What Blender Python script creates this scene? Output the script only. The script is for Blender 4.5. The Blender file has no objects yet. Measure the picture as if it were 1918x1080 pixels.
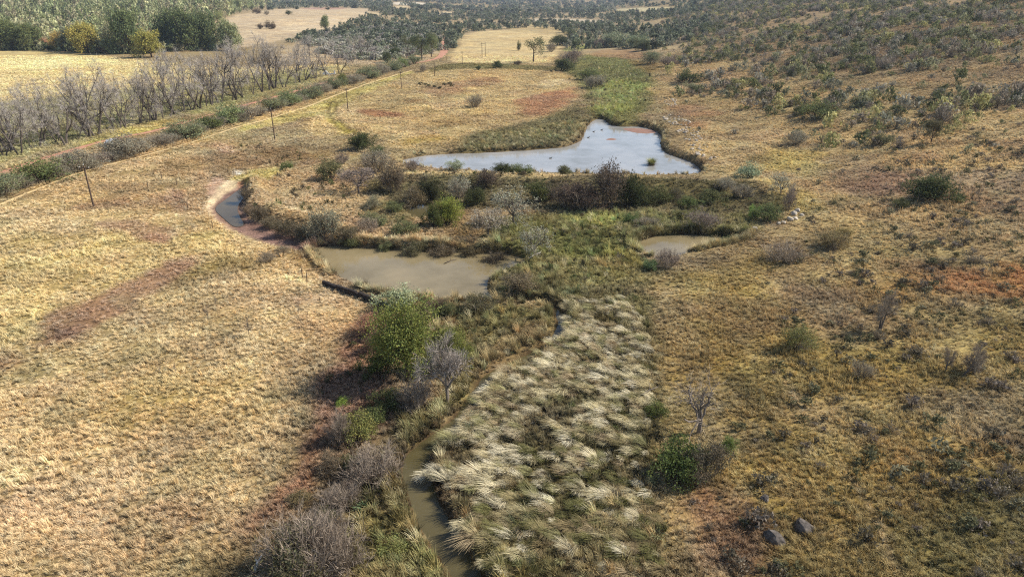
import bpy, math, random
import numpy as np
from mathutils import Vector, Matrix, geometry

# ------------------------------------------------------------------ camera, sky, sun, exposure
scene = bpy.context.scene
COL = scene.collection
CAM_H, PITCH, FPX, CX, CY = 33.0, math.radians(23.3), 1279.0, 959.0, 540.0
cam_d = bpy.data.cameras.new('camera'); cam = bpy.data.objects.new('camera', cam_d); COL.objects.link(cam)
cam_d.lens, cam_d.sensor_width, cam_d.clip_start, cam_d.clip_end = 24.0, 36.0, 0.5, 40000
cam.location = (0, 0, CAM_H); cam.rotation_euler = (math.pi/2 - PITCH, 0, 0)
scene.camera = cam
SUN_EL = math.radians(40.0); SUN_AZ = (0.985, 0.17)
world = bpy.data.worlds.new('World'); scene.world = world; world.use_nodes = True
wn = world.node_tree.nodes; wl = world.node_tree.links
bg = wn['Background']; sky = wn.new('ShaderNodeTexSky'); sky.sky_type = 'NISHITA'; sky.sun_disc = False
sky.sun_elevation = SUN_EL; sky.sun_rotation = math.atan2(SUN_AZ[0], SUN_AZ[1]); sky.altitude = 1200
sky.air_density, sky.dust_density = 1.0, 1.2
wl.new(sky.outputs[0], bg.inputs[0]); bg.inputs[1].default_value = 0.11
sun_d = bpy.data.lights.new('sun', 'SUN'); sun_d.energy = 4.8; sun_d.angle = math.radians(0.53); sun_d.color = (1, .945, .86)
sun = bpy.data.objects.new('sun', sun_d); COL.objects.link(sun); sun.location = (60, 10, 80)
sv = Vector((math.cos(SUN_EL)*SUN_AZ[0], math.cos(SUN_EL)*SUN_AZ[1], math.sin(SUN_EL)))
sun.rotation_euler = sv.to_track_quat('Z', 'Y').to_euler()
vs = scene.view_settings
vs.view_transform = 'Standard'; vs.look = 'None'; vs.exposure = 0.62; vs.gamma = 1.0; vs.use_curve_mapping = False
cy = scene.cycles
cy.filter_width = 1.2; cy.max_bounces = 5; cy.diffuse_bounces = 2; cy.glossy_bounces = 2; cy.transmission_bounces = 2; cy.volume_bounces = 0
cy.transparent_max_bounces = 4; cy.use_denoising = False; cy.caustics_reflective = False; cy.caustics_refractive = False

# ------------------------------------------------------------------ maths helpers
R0 = np.random.RandomState(7)
TAB = R0.rand(256, 256)
def vnoise(x, y, s, seed=0):
    x = np.asarray(x, float)/s + seed*17.31; y = np.asarray(y, float)/s + seed*9.77
    xi = np.floor(x).astype(int); yi = np.floor(y).astype(int); fx = x-xi; fy = y-yi
    fx = fx*fx*(3-2*fx); fy = fy*fy*(3-2*fy)
    g = lambda a, b: TAB[(a) & 255, (b) & 255]
    return (g(xi, yi)*(1-fx)+g(xi+1, yi)*fx)*(1-fy)+(g(xi, yi+1)*(1-fx)+g(xi+1, yi+1)*fx)*fy
def fbm(x, y, s, seed=0, o=3):
    v = 0; a = 1; t = 0
    for k in range(o):
        v = v+a*vnoise(x, y, s/2**k, seed+k*3); t += a; a *= .5
    return v/t
def sstep(a, b, v):
    t = np.clip((np.asarray(v, float)-a)/(b-a), 0, 1); return t*t*(3-2*t)
def lin(c):
    c = np.asarray(c, float)/255; return np.where(c < .04045, c/12.92, ((c+.055)/1.055)**2.4)
def hill0(x, y):
    hx = x-(54+.10*np.clip(y-220, 0, 3000))
    sp = 13*np.log1p(np.exp(np.clip(hx/13, -30, 30))); sp = np.where(hx > 300, hx, sp)
    return 85*(1-np.exp(-.185*sp/85))
def hbase(x, y):
    x = np.asarray(x, float); y = np.asarray(y, float)
    hill = hill0(x, y)
    z = hill+hill*.14*(fbm(x, y, 45, 3)-.5)
    z = z+.5*(fbm(x, y, 38, 1)-.5)*sstep(12, 60, y)+.25*(fbm(x, y, 9, 2)-.5)
    z = z+10*sstep(520, 900, y)*sstep(-60, -260, x)
    z = z+30*sstep(1500, 4500, y)+75*sstep(3500, 7500, y)*(.3+fbm(x, y, 1500, 5))
    return z
SP, CP = math.sin(PITCH), math.cos(PITCH)
def rays(p):
    p = np.asarray(p, float); u = (p[:, 0]-CX)/FPX; v = (p[:, 1]-CY)/FPX
    return np.stack([u, CP-v*SP, -SP-v*CP], 1)
def ground(p, level=None):
    """world x, y of photo pixels: where their ray meets the terrain (or a water level)"""
    d = rays(p)
    if level is not None:
        t = (CAM_H-level)/np.maximum(-d[:, 2], 1e-3); return d[:, :2]*t[:, None]
    lo = np.full(len(d), 15.0); hi = np.full(len(d), 9000.0); done = np.zeros(len(d), bool); prev = lo.copy()
    for t in np.geomspace(15, 9000, 200):
        z = CAM_H+d[:, 2]*t; hit = (z < hill0(d[:, 0]*t, d[:, 1]*t)) & ~done
        lo[hit] = prev[hit]*.95; hi[hit] = t*1.05; done |= hit; prev[:] = t
    for _ in range(16):
        m = (lo+hi)/2; up = CAM_H+d[:, 2]*m > hbase(d[:, 0]*m, d[:, 1]*m)
        lo = np.where(up, m, lo); hi = np.where(up, hi, m)
    return d[:, :2]*lo[:, None]
def depth(x, y, z): return y*CP+(CAM_H-z)*SP
def project(x, y, z):
    dz = z-CAM_H; dep = y*CP-dz*SP
    return CX+FPX*x/dep, CY-FPX*(y*SP+dz*CP)/dep
def chaikin(P, n=2, closed=True):
    P = np.asarray(P, float)
    for _ in range(n):
        if closed:
            Q = np.roll(P, -1, 0); P = np.stack([.75*P+.25*Q, .25*P+.75*Q], 1).reshape(-1, P.shape[1])
        else:
            Q = P[1:]; A = P[:-1]; P = np.concatenate([P[:1], np.stack([.75*A+.25*Q, .25*A+.75*Q], 1).reshape(-1, P.shape[1]), P[-1:]])
    return P
def sd_poly(x, y, P):
    n = len(P); best = np.full(len(x), 1e18); ins = np.zeros(len(x), bool)
    for i in range(n):
        ax, ay = P[i]; bx, by = P[(i+1) % n]; ex, ey = bx-ax, by-ay
        t = np.clip(((x-ax)*ex+(y-ay)*ey)/(ex*ex+ey*ey+1e-12), 0, 1)
        best = np.minimum(best, (x-ax-t*ex)**2+(y-ay-t*ey)**2)
        c = ((ay > y) != (by > y)); ins ^= c & (x < (bx-ax)*(y-ay)/((by-ay) if abs(by-ay) > 1e-12 else 1e-12)+ax)
    d = np.sqrt(best); return np.where(ins, -d, d)
def sd_line(x, y, P, W):
    best = np.full(len(x), 1e18)
    for i in range(len(P)-1):
        ax, ay = P[i]; ex, ey = P[i+1][0]-ax, P[i+1][1]-ay
        t = np.clip(((x-ax)*ex+(y-ay)*ey)/(ex*ex+ey*ey+1e-12), 0, 1)
        best = np.minimum(best, np.hypot(x-ax-t*ex, y-ay-t*ey)-(W[i]*(1-t)+W[i+1]*t))
    return best
class Shape:
    """a polygon or a widened line on the ground, with its signed distance in metres"""
    def __init__(s, P, W=None):
        s.P, s.W = P, W; m = 0 if W is None else max(W)
        s.lo = P.min(0)-m; s.hi = P.max(0)+m
    def sd(s, x, y, pad):
        r = np.full(len(x), 1e3)
        k = (x > s.lo[0]-pad) & (x < s.hi[0]+pad) & (y > s.lo[1]-pad) & (y < s.hi[1]+pad)
        if k.any(): r[k] = sd_poly(x[k], y[k], s.P) if s.W is None else sd_line(x[k], y[k], s.P, s.W)
        return r
def poly(px, level=None, smooth=2): return Shape(chaikin(ground(px, level), smooth))
def line(px, level=None, wpx=True):
    """rows of (x, y, full width): width in pixels (wpx) or metres"""
    px = np.asarray(px, float); g = ground(px[:, :2], level); z = hbase(g[:, 0], g[:, 1]) if level is None else np.full(len(g), level)
    w = px[:, 2]/2*(depth(g[:, 0], g[:, 1], z)/FPX if wpx else 1)
    q = chaikin(np.c_[g, w], 2, False); return Shape(q[:, :2], list(q[:, 2]))

# ------------------------------------------------------------------ water bodies (outline, level)
POND_LV, UP_LV, SM_LV, CH_LV = -.48, -.7, -.28, -.3
W_pond = poly([(585,462),(640,462),(700,465),(800,472),(900,473),(965,478),(990,490),(950,502),(912,520),(906,545),(930,562),(850,562),(760,560),(700,545),(640,520),(618,500),(600,478)], POND_LV, 2)
W_up = poly([(748,300),(800,291),(850,288),(920,286),(1000,281),(1060,276),(1090,266),(1098,240),(1115,222),(1135,224),(1140,234),(1165,238),(1200,236),(1232,246),(1240,258),(1236,270),(1244,286),(1275,296),(1300,305),(1314,318),(1310,333),(1270,334),(1200,331),(1100,328),(1000,325),(900,322),(800,318),(760,310)], UP_LV, 2)
W_small = poly([(1192,465),(1205,449),(1240,441),(1300,440),(1360,444),(1402,449),(1360,460),(1300,468),(1260,482),(1215,480)], SM_LV, 2)
CREEK = [(900,562,16),(1000,566,12),(1040,573,16),(1056,598,22),(1048,628,20),(1030,650,16),(980,672,20),(930,697,26),(903,725,28),(880,765,28),(850,800,34),(805,836,50),(775,862,56),(788,920,62),(815,980,66),(850,1040,66),(885,1100,70)]
W_creek = line([(a, b, w*.7) for a, b, w in CREEK], POND_LV)
W_chan = poly([(404,390),(428,374),(452,355),(464,355),(450,371),(437,389),(443,408),(453,422),(443,424),(426,409)], CH_LV, 2)
MUD = poly([(390,390),(424,362),(450,349),(468,351),(458,380),(456,400),(482,418),(540,436),(600,449),(652,458),(640,470),(575,474),(515,462),(446,438),(404,412)], CH_LV, 2)
PUDDLE = poly([(764,398),(775,383),(803,383),(808,395),(795,408),(775,408)], -.3, 2)
DAM = line([(690,345,40),(780,338,40),(900,336,40),(1050,342,40),(1200,348,40),(1330,352,40),(1420,352,36)])
BANK = line([(474,344,6),(474,374,6),(494,394,6),(548,415,6),(640,436,6)]); BANK2 = line([(660,452,6),(760,456,6),(900,458,6),(960,464,6)])
WALL_PX = [(606,532),(640,546),(690,562),(735,582)]
def hterrain(x, y):
    x = np.asarray(x, float).ravel(); y = np.asarray(y, float).ravel()
    z = hbase(x, y); rag = .55*(fbm(x, y, 2.2, 21)-.5)*2
    sd = DAM.sd(x, y, 8); z = z+1.1*sstep(3.5, -1.5, sd)
    sd = BANK.sd(x, y, 8); z = z+1.5*sstep(3.2, .2, sd+rag*.6); sd = BANK2.sd(x, y, 8); z = z+.6*sstep(2.5, .2, sd+rag*.6)
    def carve(z, S, lv, w, deep=.7, pad=6):
        sd = S.sd(x, y, pad)+rag*.6
        out = (lv-.06)+(z-(lv-.06))*sstep(0, w, sd)
        return np.where(sd < w, np.where(sd > 0, out, lv-.06-np.minimum(deep, -sd*.5)), z)
    z = carve(z, MUD, CH_LV+.10, .9, .05)
    z = carve(z, W_pond, POND_LV, 1.1); z = carve(z, W_up, UP_LV, 1.0); z = carve(z, W_small, SM_LV, 1.3)
    z = carve(z, W_creek, POND_LV, .8); z = carve(z, W_chan, CH_LV, .8); z = carve(z, PUDDLE, -.3, 1.0)
    return z
WATERS = [W_pond, W_up, W_small, W_creek, W_chan, PUDDLE]
def water_sd(x, y, pad=5):
    r = np.full(len(x), 1e3)
    for S in WATERS: r = np.minimum(r, S.sd(x, y, pad))
    return r

# ------------------------------------------------------------------ ground cover zones: (colour, shape, feather m, raggedness m, strength, grass height, grass density)
ROAD = [(-60,352,16),(40,310,15),(120,286,14),(200,263,12),(290,246,11),(360,226,10),(440,203,9),(520,181,8),(600,157,8),(680,137,7),(760,121,7),(815,112,7),(828,104,9),(835,92,12),(836,78,12),(832,64,8),(826,56,5)]
TRACK = [(-60,408,11),(80,350,10),(170,316,9),(330,276,8),(430,242,7),(560,207,7),(650,170,7),(720,147,6),(775,131,5)]
Z = []
def zone(col, px, feather=2.0, rag=3.0, s=1.0, h=1.0, dens=1.0, ln=False):
    Z.append((lin(col), line(px) if ln else poly(px, None, 1), feather, rag, s, h, dens))
# far country
zone((178,156,122), [(-400,100),(-400,14),(400,14),(700,14),(1100,14),(1300,40),(1320,110),(1100,90),(700,60),(400,100)], 20, 30, .8, .6)
zone((214,190,150), [(640,33),(700,30),(720,36),(650,40)], 15, 20); zone((226,210,188), [(730,13),(760,11),(830,14),(800,18),(740,17)], 12, 14)
zone((214,190,150), [(735,20),(765,18),(770,24),(740,26)], 10, 14); zone((206,186,150), [(820,24),(850,22),(848,28),(822,29)], 10, 14)
zone((210,194,150), [(1140,18),(1200,14),(1270,14),(1262,20),(1180,22)], 10, 14); zone((200,182,158), [(985,38),(1010,34),(1125,36),(1150,40),(1115,46),(1020,42)], 8, 10)
zone((206,182,150), [(400,60),(440,40),(540,24),(700,24),(690,38),(640,52),(560,70),(500,80),(430,92)], 4, 8)
zone((188,150,130), [(560,24),(640,22),(655,27),(580,29)], 5, 8)
zone((188,164,130), [(560,70),(640,55),(800,40),(840,60),(820,110),(760,120),(640,120),(500,110)], 6, 8, .9)
# left upper meadow
zone((206,182,124), [(-500,100),(0,90),(180,104),(330,118),(440,130),(640,118),(650,132),(560,165),(420,205),(240,240),(0,300),(-500,420)], 3, 5)
zone((222,198,140), [(-500,108),(0,102),(130,106),(270,116),(160,126),(0,134),(-500,150)], 5, 6, .8)
zone((150,144,86), [(-500,260),(0,190),(180,172),(330,160),(560,128),(645,125),(560,166),(420,210),(240,246),(0,300),(-500,420)], 8, 10, .9)
zone((160,128,82), [(-60,352),(60,305),(200,262),(330,226),(480,185),(600,152),(600,160),(480,195),(330,240),(200,282),(60,330),(-60,378)], 1, 2, .6)
zone((180,164,78), [(150,270),(240,235),(330,222),(330,232),(250,256),(170,276)], 1.5, 2, .8)
# strip between road and track, triangle field
zone((188,158,104), [(-60,420),(0,388),(170,320),(330,280),(430,245),(560,210),(650,175),(770,132),(560,172),(430,215),(330,250),(200,290),(60,345),(-60,395)], 1.5, 3, .8)
zone((186,160,108), [(540,238),(600,212),(650,186),(760,138),(860,124),(960,128),(1080,138),(1088,180),(1070,225),(1020,258),(900,278),(760,280),(700,268),(660,252),(600,258)], 2, 4)
zone((190,174,96), [(430,240),(560,204),(650,168),(720,146),(770,131),(775,138),(720,158),(640,196),(610,214),(560,224),(450,252)], 1.5, 3, .9)
zone((192,178,84), [(616,195,16),(622,215,18),(634,235,24),(652,248,26)], 1, 1.5, .95, ln=True)
for dx in (0, 13): zone((124,106,40), [(646+dx,176,4),(622+dx,190,4),(614+dx,204,5),(620+dx,222,6),(634+dx,240,7),(656+dx,252,7)], .3, .1, 1, .35, .35, ln=True); zone((196,172,120), [(640,200),(660,190),(668,214),(652,232),(636,222)], 1.5, 2, .8)
zone((162,108,68), [(668,210),(690,206),(760,212),(740,220),(690,220)], 1.5, 4, .8); zone((158,114,82), [(755,188),(785,184),(815,190),(790,196),(765,196)], 1.5, 3, .8)
zone((156,114,78), [(790,170),(850,152),(930,144),(940,152),(880,168),(830,182),(800,180)], 4, 7, .7); zone((168,146,72), [(745,186),(860,182),(830,194),(780,198)], 2, 4, .4)
zone((168,114,80), [(960,200),(1000,180),(1080,160),(1090,172),(1060,200),(1020,222),(970,225)], 4, 8, .75); zone((150,120,70), [(790,232),(860,215),(920,216),(890,228),(820,240)], 2, 4, .6)
zone((176,148,58), [(745,262),(780,252),(840,256),(820,270),(760,272)], 1.5, 3, .75); zone((210,186,146), [(1000,152),(1060,148),(1070,158),(1010,164)], 2, 4, .7)
zone((126,118,76), [(850,262),(920,242),(1000,225),(1055,208),(1085,185),(1096,215),(1092,250),(1060,272),(1000,280),(930,285),(860,285)], 2, 3, .85, 1.7, 1.3)
zone((122,112,58), [(800,128),(850,118),(960,121),(1050,125),(1060,133),(960,130),(870,128),(810,136)], 1.5, 3, .85, 1.6)
zone((210,184,134), [(838,112),(862,84),(872,64),(920,56),(1000,58),(1058,64),(1050,80),(1040,116),(980,120),(900,118),(840,118)], 2, 5)
zone((192,168,120), [(930,56),(1010,40),(1090,44),(1100,64),(1040,66)], 6, 8, .8)
# upper marsh
zone((132,130,72), [(1050,122),(1075,108),(1140,96),(1180,112),(1225,130),(1240,165),(1215,205),(1190,226),(1150,232),(1112,224),(1095,190),(1090,160)], 2, 4, .9, 1.7, 1.4)
zone((150,150,78), [(1105,165),(1160,150),(1215,152),(1210,178),(1180,205),(1150,222),(1115,210)], 1.5, 3, .85, 2.0, 1.5)
zone((162,128,92), [(1098,102),(1140,90),(1200,94),(1220,106),(1180,112),(1130,108)], 2, 4, .8); zone((150,120,56), [(1170,112),(1240,120),(1250,140),(1200,136)], 2, 4, .7)
zone((164,170,92), [(1050,92),(1090,82),(1110,88),(1070,98)], 2, 3, .8)
# right slope
zone((182,154,104), [(1240,120),(1300,90),(1420,130),(1600,170),(2300,250),(2500,420),(2300,560),(1918,500),(1600,470),(1480,420),(1340,330),(1310,300),(1250,230),(1225,160)], 4, 8, .9)
zone((152,126,92), [(1300,60),(1500,-20),(2400,-60),(2400,230),(1900,180),(1600,150),(1420,120),(1300,95)], 6, 10, .8)
zone((178,158,86), [(1400,285),(1500,272),(1600,285),(1610,310),(1520,330),(1430,325)], 3, 5, .7); zone((182,166,78), [(1420,325),(1500,345),(1560,375),(1500,395),(1430,370)], 2, 3, .6)
zone((166,118,84), [(1240,200),(1310,195),(1360,215),(1330,240),(1270,235)], 2, 4, .6); zone((158,132,110), [(1500,250),(1700,330),(1900,300),(2200,420),(1900,400),(1600,360)], 3, 6, .6)
zone((142,106,84), [(1560,345),(1640,325),(1740,335),(1700,360),(1620,372)], 2, 4, .6); zone((182,150,112), [(1250,150),(1330,120),(1420,150),(1400,175),(1300,178)], 3, 5, .6)
# foreground right
zone((160,136,74), [(1230,560),(1300,500),(1420,470),(1600,455),(1918,490),(2500,560),(2500,1200),(1240,1200),(1250,960),(1215,880),(1225,760),(1235,640)], 4, 7)
zone((172,146,104), [(1420,500),(1560,460),(1760,470),(1900,520),(1800,600),(1600,640),(1500,600)], 3, 6, .65)
zone((166,110,60), [(1710,530),(1800,502),(1930,492),(2100,520),(1950,590),(1830,574)], 5, 8, .85); zone((172,134,62), [(1560,545),(1700,500),(1760,520),(1700,570),(1610,600)], 2, 4, .6)
zone((154,126,60), [(1240,660),(1330,640),(1440,700),(1500,800),(1540,960),(1500,1010),(1400,880),(1300,800)], 2, 4, .7)
zone((176,146,74), [(1500,760),(1650,780),(1780,880),(1800,960),(1650,900),(1550,830)], 2, 4, .6); zone((126,118,70), [(1740,900),(1918,820),(2200,900),(2200,1150),(1700,1150),(1680,1000)], 2, 4, .65)
zone((148,112,84), [(1255,940),(1300,890),(1370,900),(1430,960),(1460,1100),(1270,1120)], 1.5, 3, .9); zone((132,98,74), [(1330,1010),(1420,990),(1440,1090),(1340,1100)], 1, 2, .5)
zone((146,126,100), [(1680,760),(1900,700),(2200,760),(2100,840),(1760,840)], 2, 4, .6)
# centre: island between the waters, marsh, tussock flat
zone((176,148,104), [(448,350),(520,318),(600,300),(720,320),(760,360),(830,400),(850,440),(760,468),(640,458),(560,446),(480,418),(452,395)], 1.2, 2, .95)
zone((222,196,160), [(532,392),(552,384),(572,396),(566,404),(545,406)], .4, .6, .95, .3, .2); zone((124,122,66), [(680,385),(760,370),(800,400),(740,430),(690,420)], 1.2, 2, .7, 1.5)
zone((190,172,92), [(430,338),(470,318),(520,310),(540,322),(500,345),(450,350)], 1, 2, .85); zone((232,224,214), [(434,322),(450,318),(462,326),(448,330)], .3, .5, .8, .4, .4)
zone((104,96,60), [(700,330),(900,330),(1200,342),(1400,345),(1470,370),(1440,405),(1300,400),(1100,395),(900,395),(760,385),(690,360)], 1.5, 3, .9, 1.4)
zone((204,176,118), [(690,330),(740,322),(830,325),(1000,332),(1070,338),(1020,344),(860,338),(720,340)], .8, 1.5, .8)
zone((124,122,60), [(840,440),(900,410),(1000,400),(1180,392),(1300,400),(1420,410),(1440,432),(1380,445),(1320,436),(1200,440),(1190,470),(1260,492),(1200,530),(1100,560),(1020,560),(960,520),(975,490),(950,475)], 1.5, 3, .95, 1.5, 1.3)
zone((146,156,60), [(1040,405),(1130,395),(1180,405),(1170,425),(1080,425)], 1, 2, .8, 1.6); zone((150,136,40), [(1120,470),(1180,455),(1200,480),(1240,500),(1190,515),(1130,500)], 1, 2, .8, 1.6)
zone((150,118,76), [(820,400),(880,390),(920,430),(900,460),(850,450)], 1, 2, .7, 1.3)
zone((110,108,58), [(920,520),(960,500),(1020,510),(1100,560),(1180,540),(1230,560),(1230,640),(1190,620),(1100,580),(1050,570),(1000,560),(930,556)], 1, 2, .9, 1.6, 1.3)
zone((122,118,62), [(740,600),(780,566),(900,570),(1000,575),(1045,590),(1040,640),(980,662),(900,690),(850,740),(820,700),(800,640)], 1, 2, .9, 1.6, 1.3)
zone((168,138,100), [(820,600),(850,590),(860,620),(830,640)], 1, 2, .6); zone((150,122,84), [(980,600),(1030,600),(1030,640),(990,650),(900,700),(880,690)], 1, 1.5, .6, 1.5)
zone((112,102,62), [(1060,600),(1110,570),(1200,570),(1232,640),(1228,760),(1210,880),(1250,960),(1240,1120),(880,1120),(820,960),(790,870),(860,800),(890,740),(940,700),(1040,660)], 2.5, 5, .95, 1.3, 1.2)
zone((112,106,56), [(880,960),(960,930),(1020,960),(1040,1040),(1000,1120),(900,1120),(880,1000)], 1, 2, .8, 1.6); zone((156,136,92), [(1060,920),(1200,890),(1250,1000),(1240,1120),(1080,1120)], 1, 2, .8, 1.4)
# creek's left bank
zone((128,124,58), [(640,1120),(660,930),(700,860),(740,780),(850,740),(890,700),(900,720),(870,770),(800,830),(745,860),(770,920),(800,1000),(850,1100)], 1, 2, .9, 1.6, 1.3)
zone((150,106,80), [(590,720),(640,650),(680,600),(730,570),(740,620),(720,700),(720,780),(680,820),(640,900),(580,980),(480,1010),(440,1000),(520,900),(580,800)], 1.2, 3, .85)
zone((126,112,82), [(620,800),(700,780),(760,850),(740,900),(660,960),(560,1100),(440,1120),(470,1020),(560,960)], 1, 2, .7); zone((196,158,122), [(590,850),(620,820),(650,830),(640,860),(560,900)], .8, 1.5, .6)
# foreground left
LEFT = [(-500,1200),(-500,480),(-60,410),(0,390),(170,322),(330,282),(390,276),(400,330),(385,390),(440,432),(560,472),(600,520),(690,580),(660,640),(600,700),(560,810),(480,960),(430,1000),(400,1200)]
Z.insert(0, (lin((186,158,110)), poly(LEFT, None, 1), 1.5, 3, 1.0, 1.0, 1.0))
zone((184,160,96), [(-60,450),(200,430),(380,400),(440,440),(430,470),(330,540),(230,600),(100,640),(-60,660)], 3, 5, .7); zone((164,130,82), [(190,340),(380,282),(392,330),(380,400),(300,400),(220,390)], 2, 4, .6)
zone((148,108,84), [(48,648),(90,612),(160,570),(240,530),(330,480),(390,470),(398,480),(330,520),(270,560),(210,605),(130,648),(60,658)], 1.1, 3.2, .85, .6, .6)
zone((118,88,76), [(110,625),(140,605),(150,615),(125,635)], .5, 1, .7, .7); zone((134,112,56), [(300,545),(400,485),(480,490),(500,510),(420,520),(330,560)], 1, 2, .7)
zone((154,120,90), [(165,422),(200,406),(250,415),(330,440),(320,460),(280,452),(240,436),(190,432)], .8, 2, .8, .6, .55); zone((154,112,86), [(270,440),(325,438),(322,460),(295,460)], .6, 1, .6)
zone((150,110,88), [(310,350),(330,350),(352,395),(360,420),(340,415)], .6, 1, .6); zone((160,122,84), [(130,385),(180,378),(250,370),(240,380),(180,395),(140,398)], .8, 1.5, .6)
zone((164,118,84), [(-80,665),(30,660),(45,675),(20,700),(-80,700)], 1, 2, .7); zone((202,178,134), [(330,560),(400,520),(520,500),(590,530),(640,560),(540,590),(420,560)], 2, 4, .6)
zone((184,152,118), [(100,900),(300,860),(420,900),(400,1000),(200,1050),(60,1000)], 3, 5, .6); zone((178,150,88), [(100,720),(400,700),(560,740),(480,820),(250,800)], 3, 6, .55)
zone((160,126,72), [(540,470),(600,480),(640,525),(600,520),(560,490)], .8, 1.5, .7); zone((188,156,122), [(555,560),(590,552),(600,565),(570,572)], .5, 1, .6)
zone((120,96,46), [(400,1040),(480,1020),(440,1120),(300,1120),(330,1060)], 1, 2, .6)
zone((160,126,84), [(380,262),(560,280),(700,290),(600,310),(470,318),(400,320)], 1.5, 3, .7); zone((132,104,60), [(480,285),(560,270),(640,285),(600,300),(520,305)], 1, 2, .6)
zone((186,146,122), [(395,275),(420,270),(450,285),(420,290)], .5, 1, .7)
# animal paths
for tr in ([(-40,520,5),(60,478,5),(160,455,4),(300,410,4),(360,380,3)], [(312,352,4),(326,380,4),(352,412,4),(372,430,4)], [(500,700,6),(420,660,5),(330,640,5),(200,660,6),(60,720,7)], [(1390,610,5),(1430,650,5),(1480,730,6),(1560,850,7),(1640,960,8),(1680,1080,9)], [(1300,470,4),(1400,455,4),(1560,430,3),(1760,440,3)], [(1500,620,5),(1640,660,5),(1800,650,5),(1930,620,5)], [(590,540,4),(560,505,4),(520,480,3),(470,440,3)], [(120,1080,8),(240,900,7),(380,800,6),(520,700,5),(600,620,5)]):
    zone((206,178,134), tr, .25, .35, .55, .5, .35, ln=True)
# bare soil
zone((232,210,172), [(380,392),(386,370),(406,352),(424,336),(452,338),(444,356),(418,372),(400,388),(412,402),(402,406)], .35, .9, 1, .15, .05)
zone((220,194,160), [(402,406,3),(440,436,4),(470,448,3),(500,458,2)], .3, .7, .8, .4, .4, ln=True)
zone((196,160,138), [(384,370),(392,340),(402,330),(420,332),(410,355),(395,372)], .5, .8, .8, .4, .4); zone((190,120,80), [(440,345),(455,342),(462,348),(450,352)], .2, .3, .8, .2, .1)
def zones(x, y):
    x = np.asarray(x, float); y = np.asarray(y, float); n = len(x)
    d = np.hypot(x, y); col = np.tile(lin((160,138,98)), (n, 1)); h = np.ones(n); de = np.ones(n)
    r1 = (fbm(x, y, 7, 31)-.5)*2; r2 = (fbm(x, y, 1.6, 33, 2)-.5)*2
    for c, S, f, rag, s, hh, dd in Z:
        sd = S.sd(x, y, f+rag+2)
        w = s*sstep(f, -f, sd+r1*rag+r2*min(rag, 1.2)*.6)
        col = col*(1-w[:, None])+c*w[:, None]; h = h*(1-w)+hh*w; de = de*(1-w)+dd*w
    # patches in the sward: straw, olive, brown, pinkish
    near = sstep(420, 200, d)*.62*sstep(2.1, 1.7, col[:, 0]/col[:, 1])
    for c, sc_, sd_, th, am in (((204,184,138), 9, 71, .56, .45), ((146,132,80), 14, 73, .58, .4), ((122,98,66), 7, 75, .60, .5), ((176,140,114), 12, 77, .58, .4), ((112,108,62), 4, 79, .63, .45), ((214,196,152), 3, 81, .64, .4)):
        w = am*near*sstep(th, th+.13, fbm(x, y, sc_, sd_)); t = lin(c)*(.35+.65*col.mean(1)/.3)[:, None]; col = col*(1-w[:, None])+t*w[:, None]
    # bare mud in the drained channel, damp rim of the ponds
    sd = MUD.sd(x, y, 3); w = sstep(.3, -.3, sd+r2*.3); col = col*(1-w[:, None])+lin((150,118,108))*w[:, None]; de = de*(1-w)
    wsd = water_sd(x, y); w = sstep(.9, .0, wsd+r2*.4); col = col*(1-w[:, None])+lin((92,74,52))*w[:, None]
    # hue drift of the sward: straw, olive, pinkish, grey
    a = fbm(x, y, 5.5, 41)-.5; b = fbm(x, y, 13, 43)-.5; c = fbm(x, y, 1.3, 47, 2)-.5; e = fbm(x, y, 60, 49)-.5
    g = 1+.55*a+.3*c+.35*e; lum = col.mean(1)[:, None]; col = (col*.9+lum*.1)*np.array([1.0, 1.005, .95])
    col = col*g[:, None]*(1+np.stack([.12*b, .04*a-.02*b, -.24*b-.1*a], 1))
    return np.clip(col, .01, .9), h, de, wsd

# ------------------------------------------------------------------ materials
MATS = {}
def nodes_of(name):
    m = bpy.data.materials.new(name); m.use_nodes = True; nt = m.node_tree
    b = nt.nodes['Principled BSDF']; MATS[name] = m
    return m, nt, b, nt.nodes.new, nt.links.new
def noise(nt, scale, detail=3, vec=None, rough=.55):
    n = nt.nodes.new('ShaderNodeTexNoise'); n.inputs['Scale'].default_value = scale; n.inputs['Detail'].default_value = detail
    n.inputs['Roughness'].default_value = rough
    if vec is not None: nt.links.new(vec, n.inputs['Vector'])
    return n
def ramp(nt, fac, stops):
    r = nt.nodes.new('ShaderNodeValToRGB'); e = r.color_ramp.elements
    while len(e) < len(stops): e.new(.5)
    for k, (p, c) in enumerate(stops): e[k].position = p; e[k].color = (*c, 1) if len(c) == 3 else c
    nt.links.new(fac, r.inputs[0]); return r
def mixc(nt, a, b, fac, mode='MULTIPLY'):
    m = nt.nodes.new('ShaderNodeMix'); m.data_type = 'RGBA'; m.blend_type = mode
    if isinstance(fac, (int, float)): m.inputs[0].default_value = fac
    else: nt.links.new(fac, m.inputs[0])
    for s, v in ((6, a), (7, b)):
        if hasattr(v, 'is_output'): nt.links.new(v, m.inputs[s])
        else: m.inputs[s].default_value = (*v, 1)
    return m.outputs[2]
GK = 1.0
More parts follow.
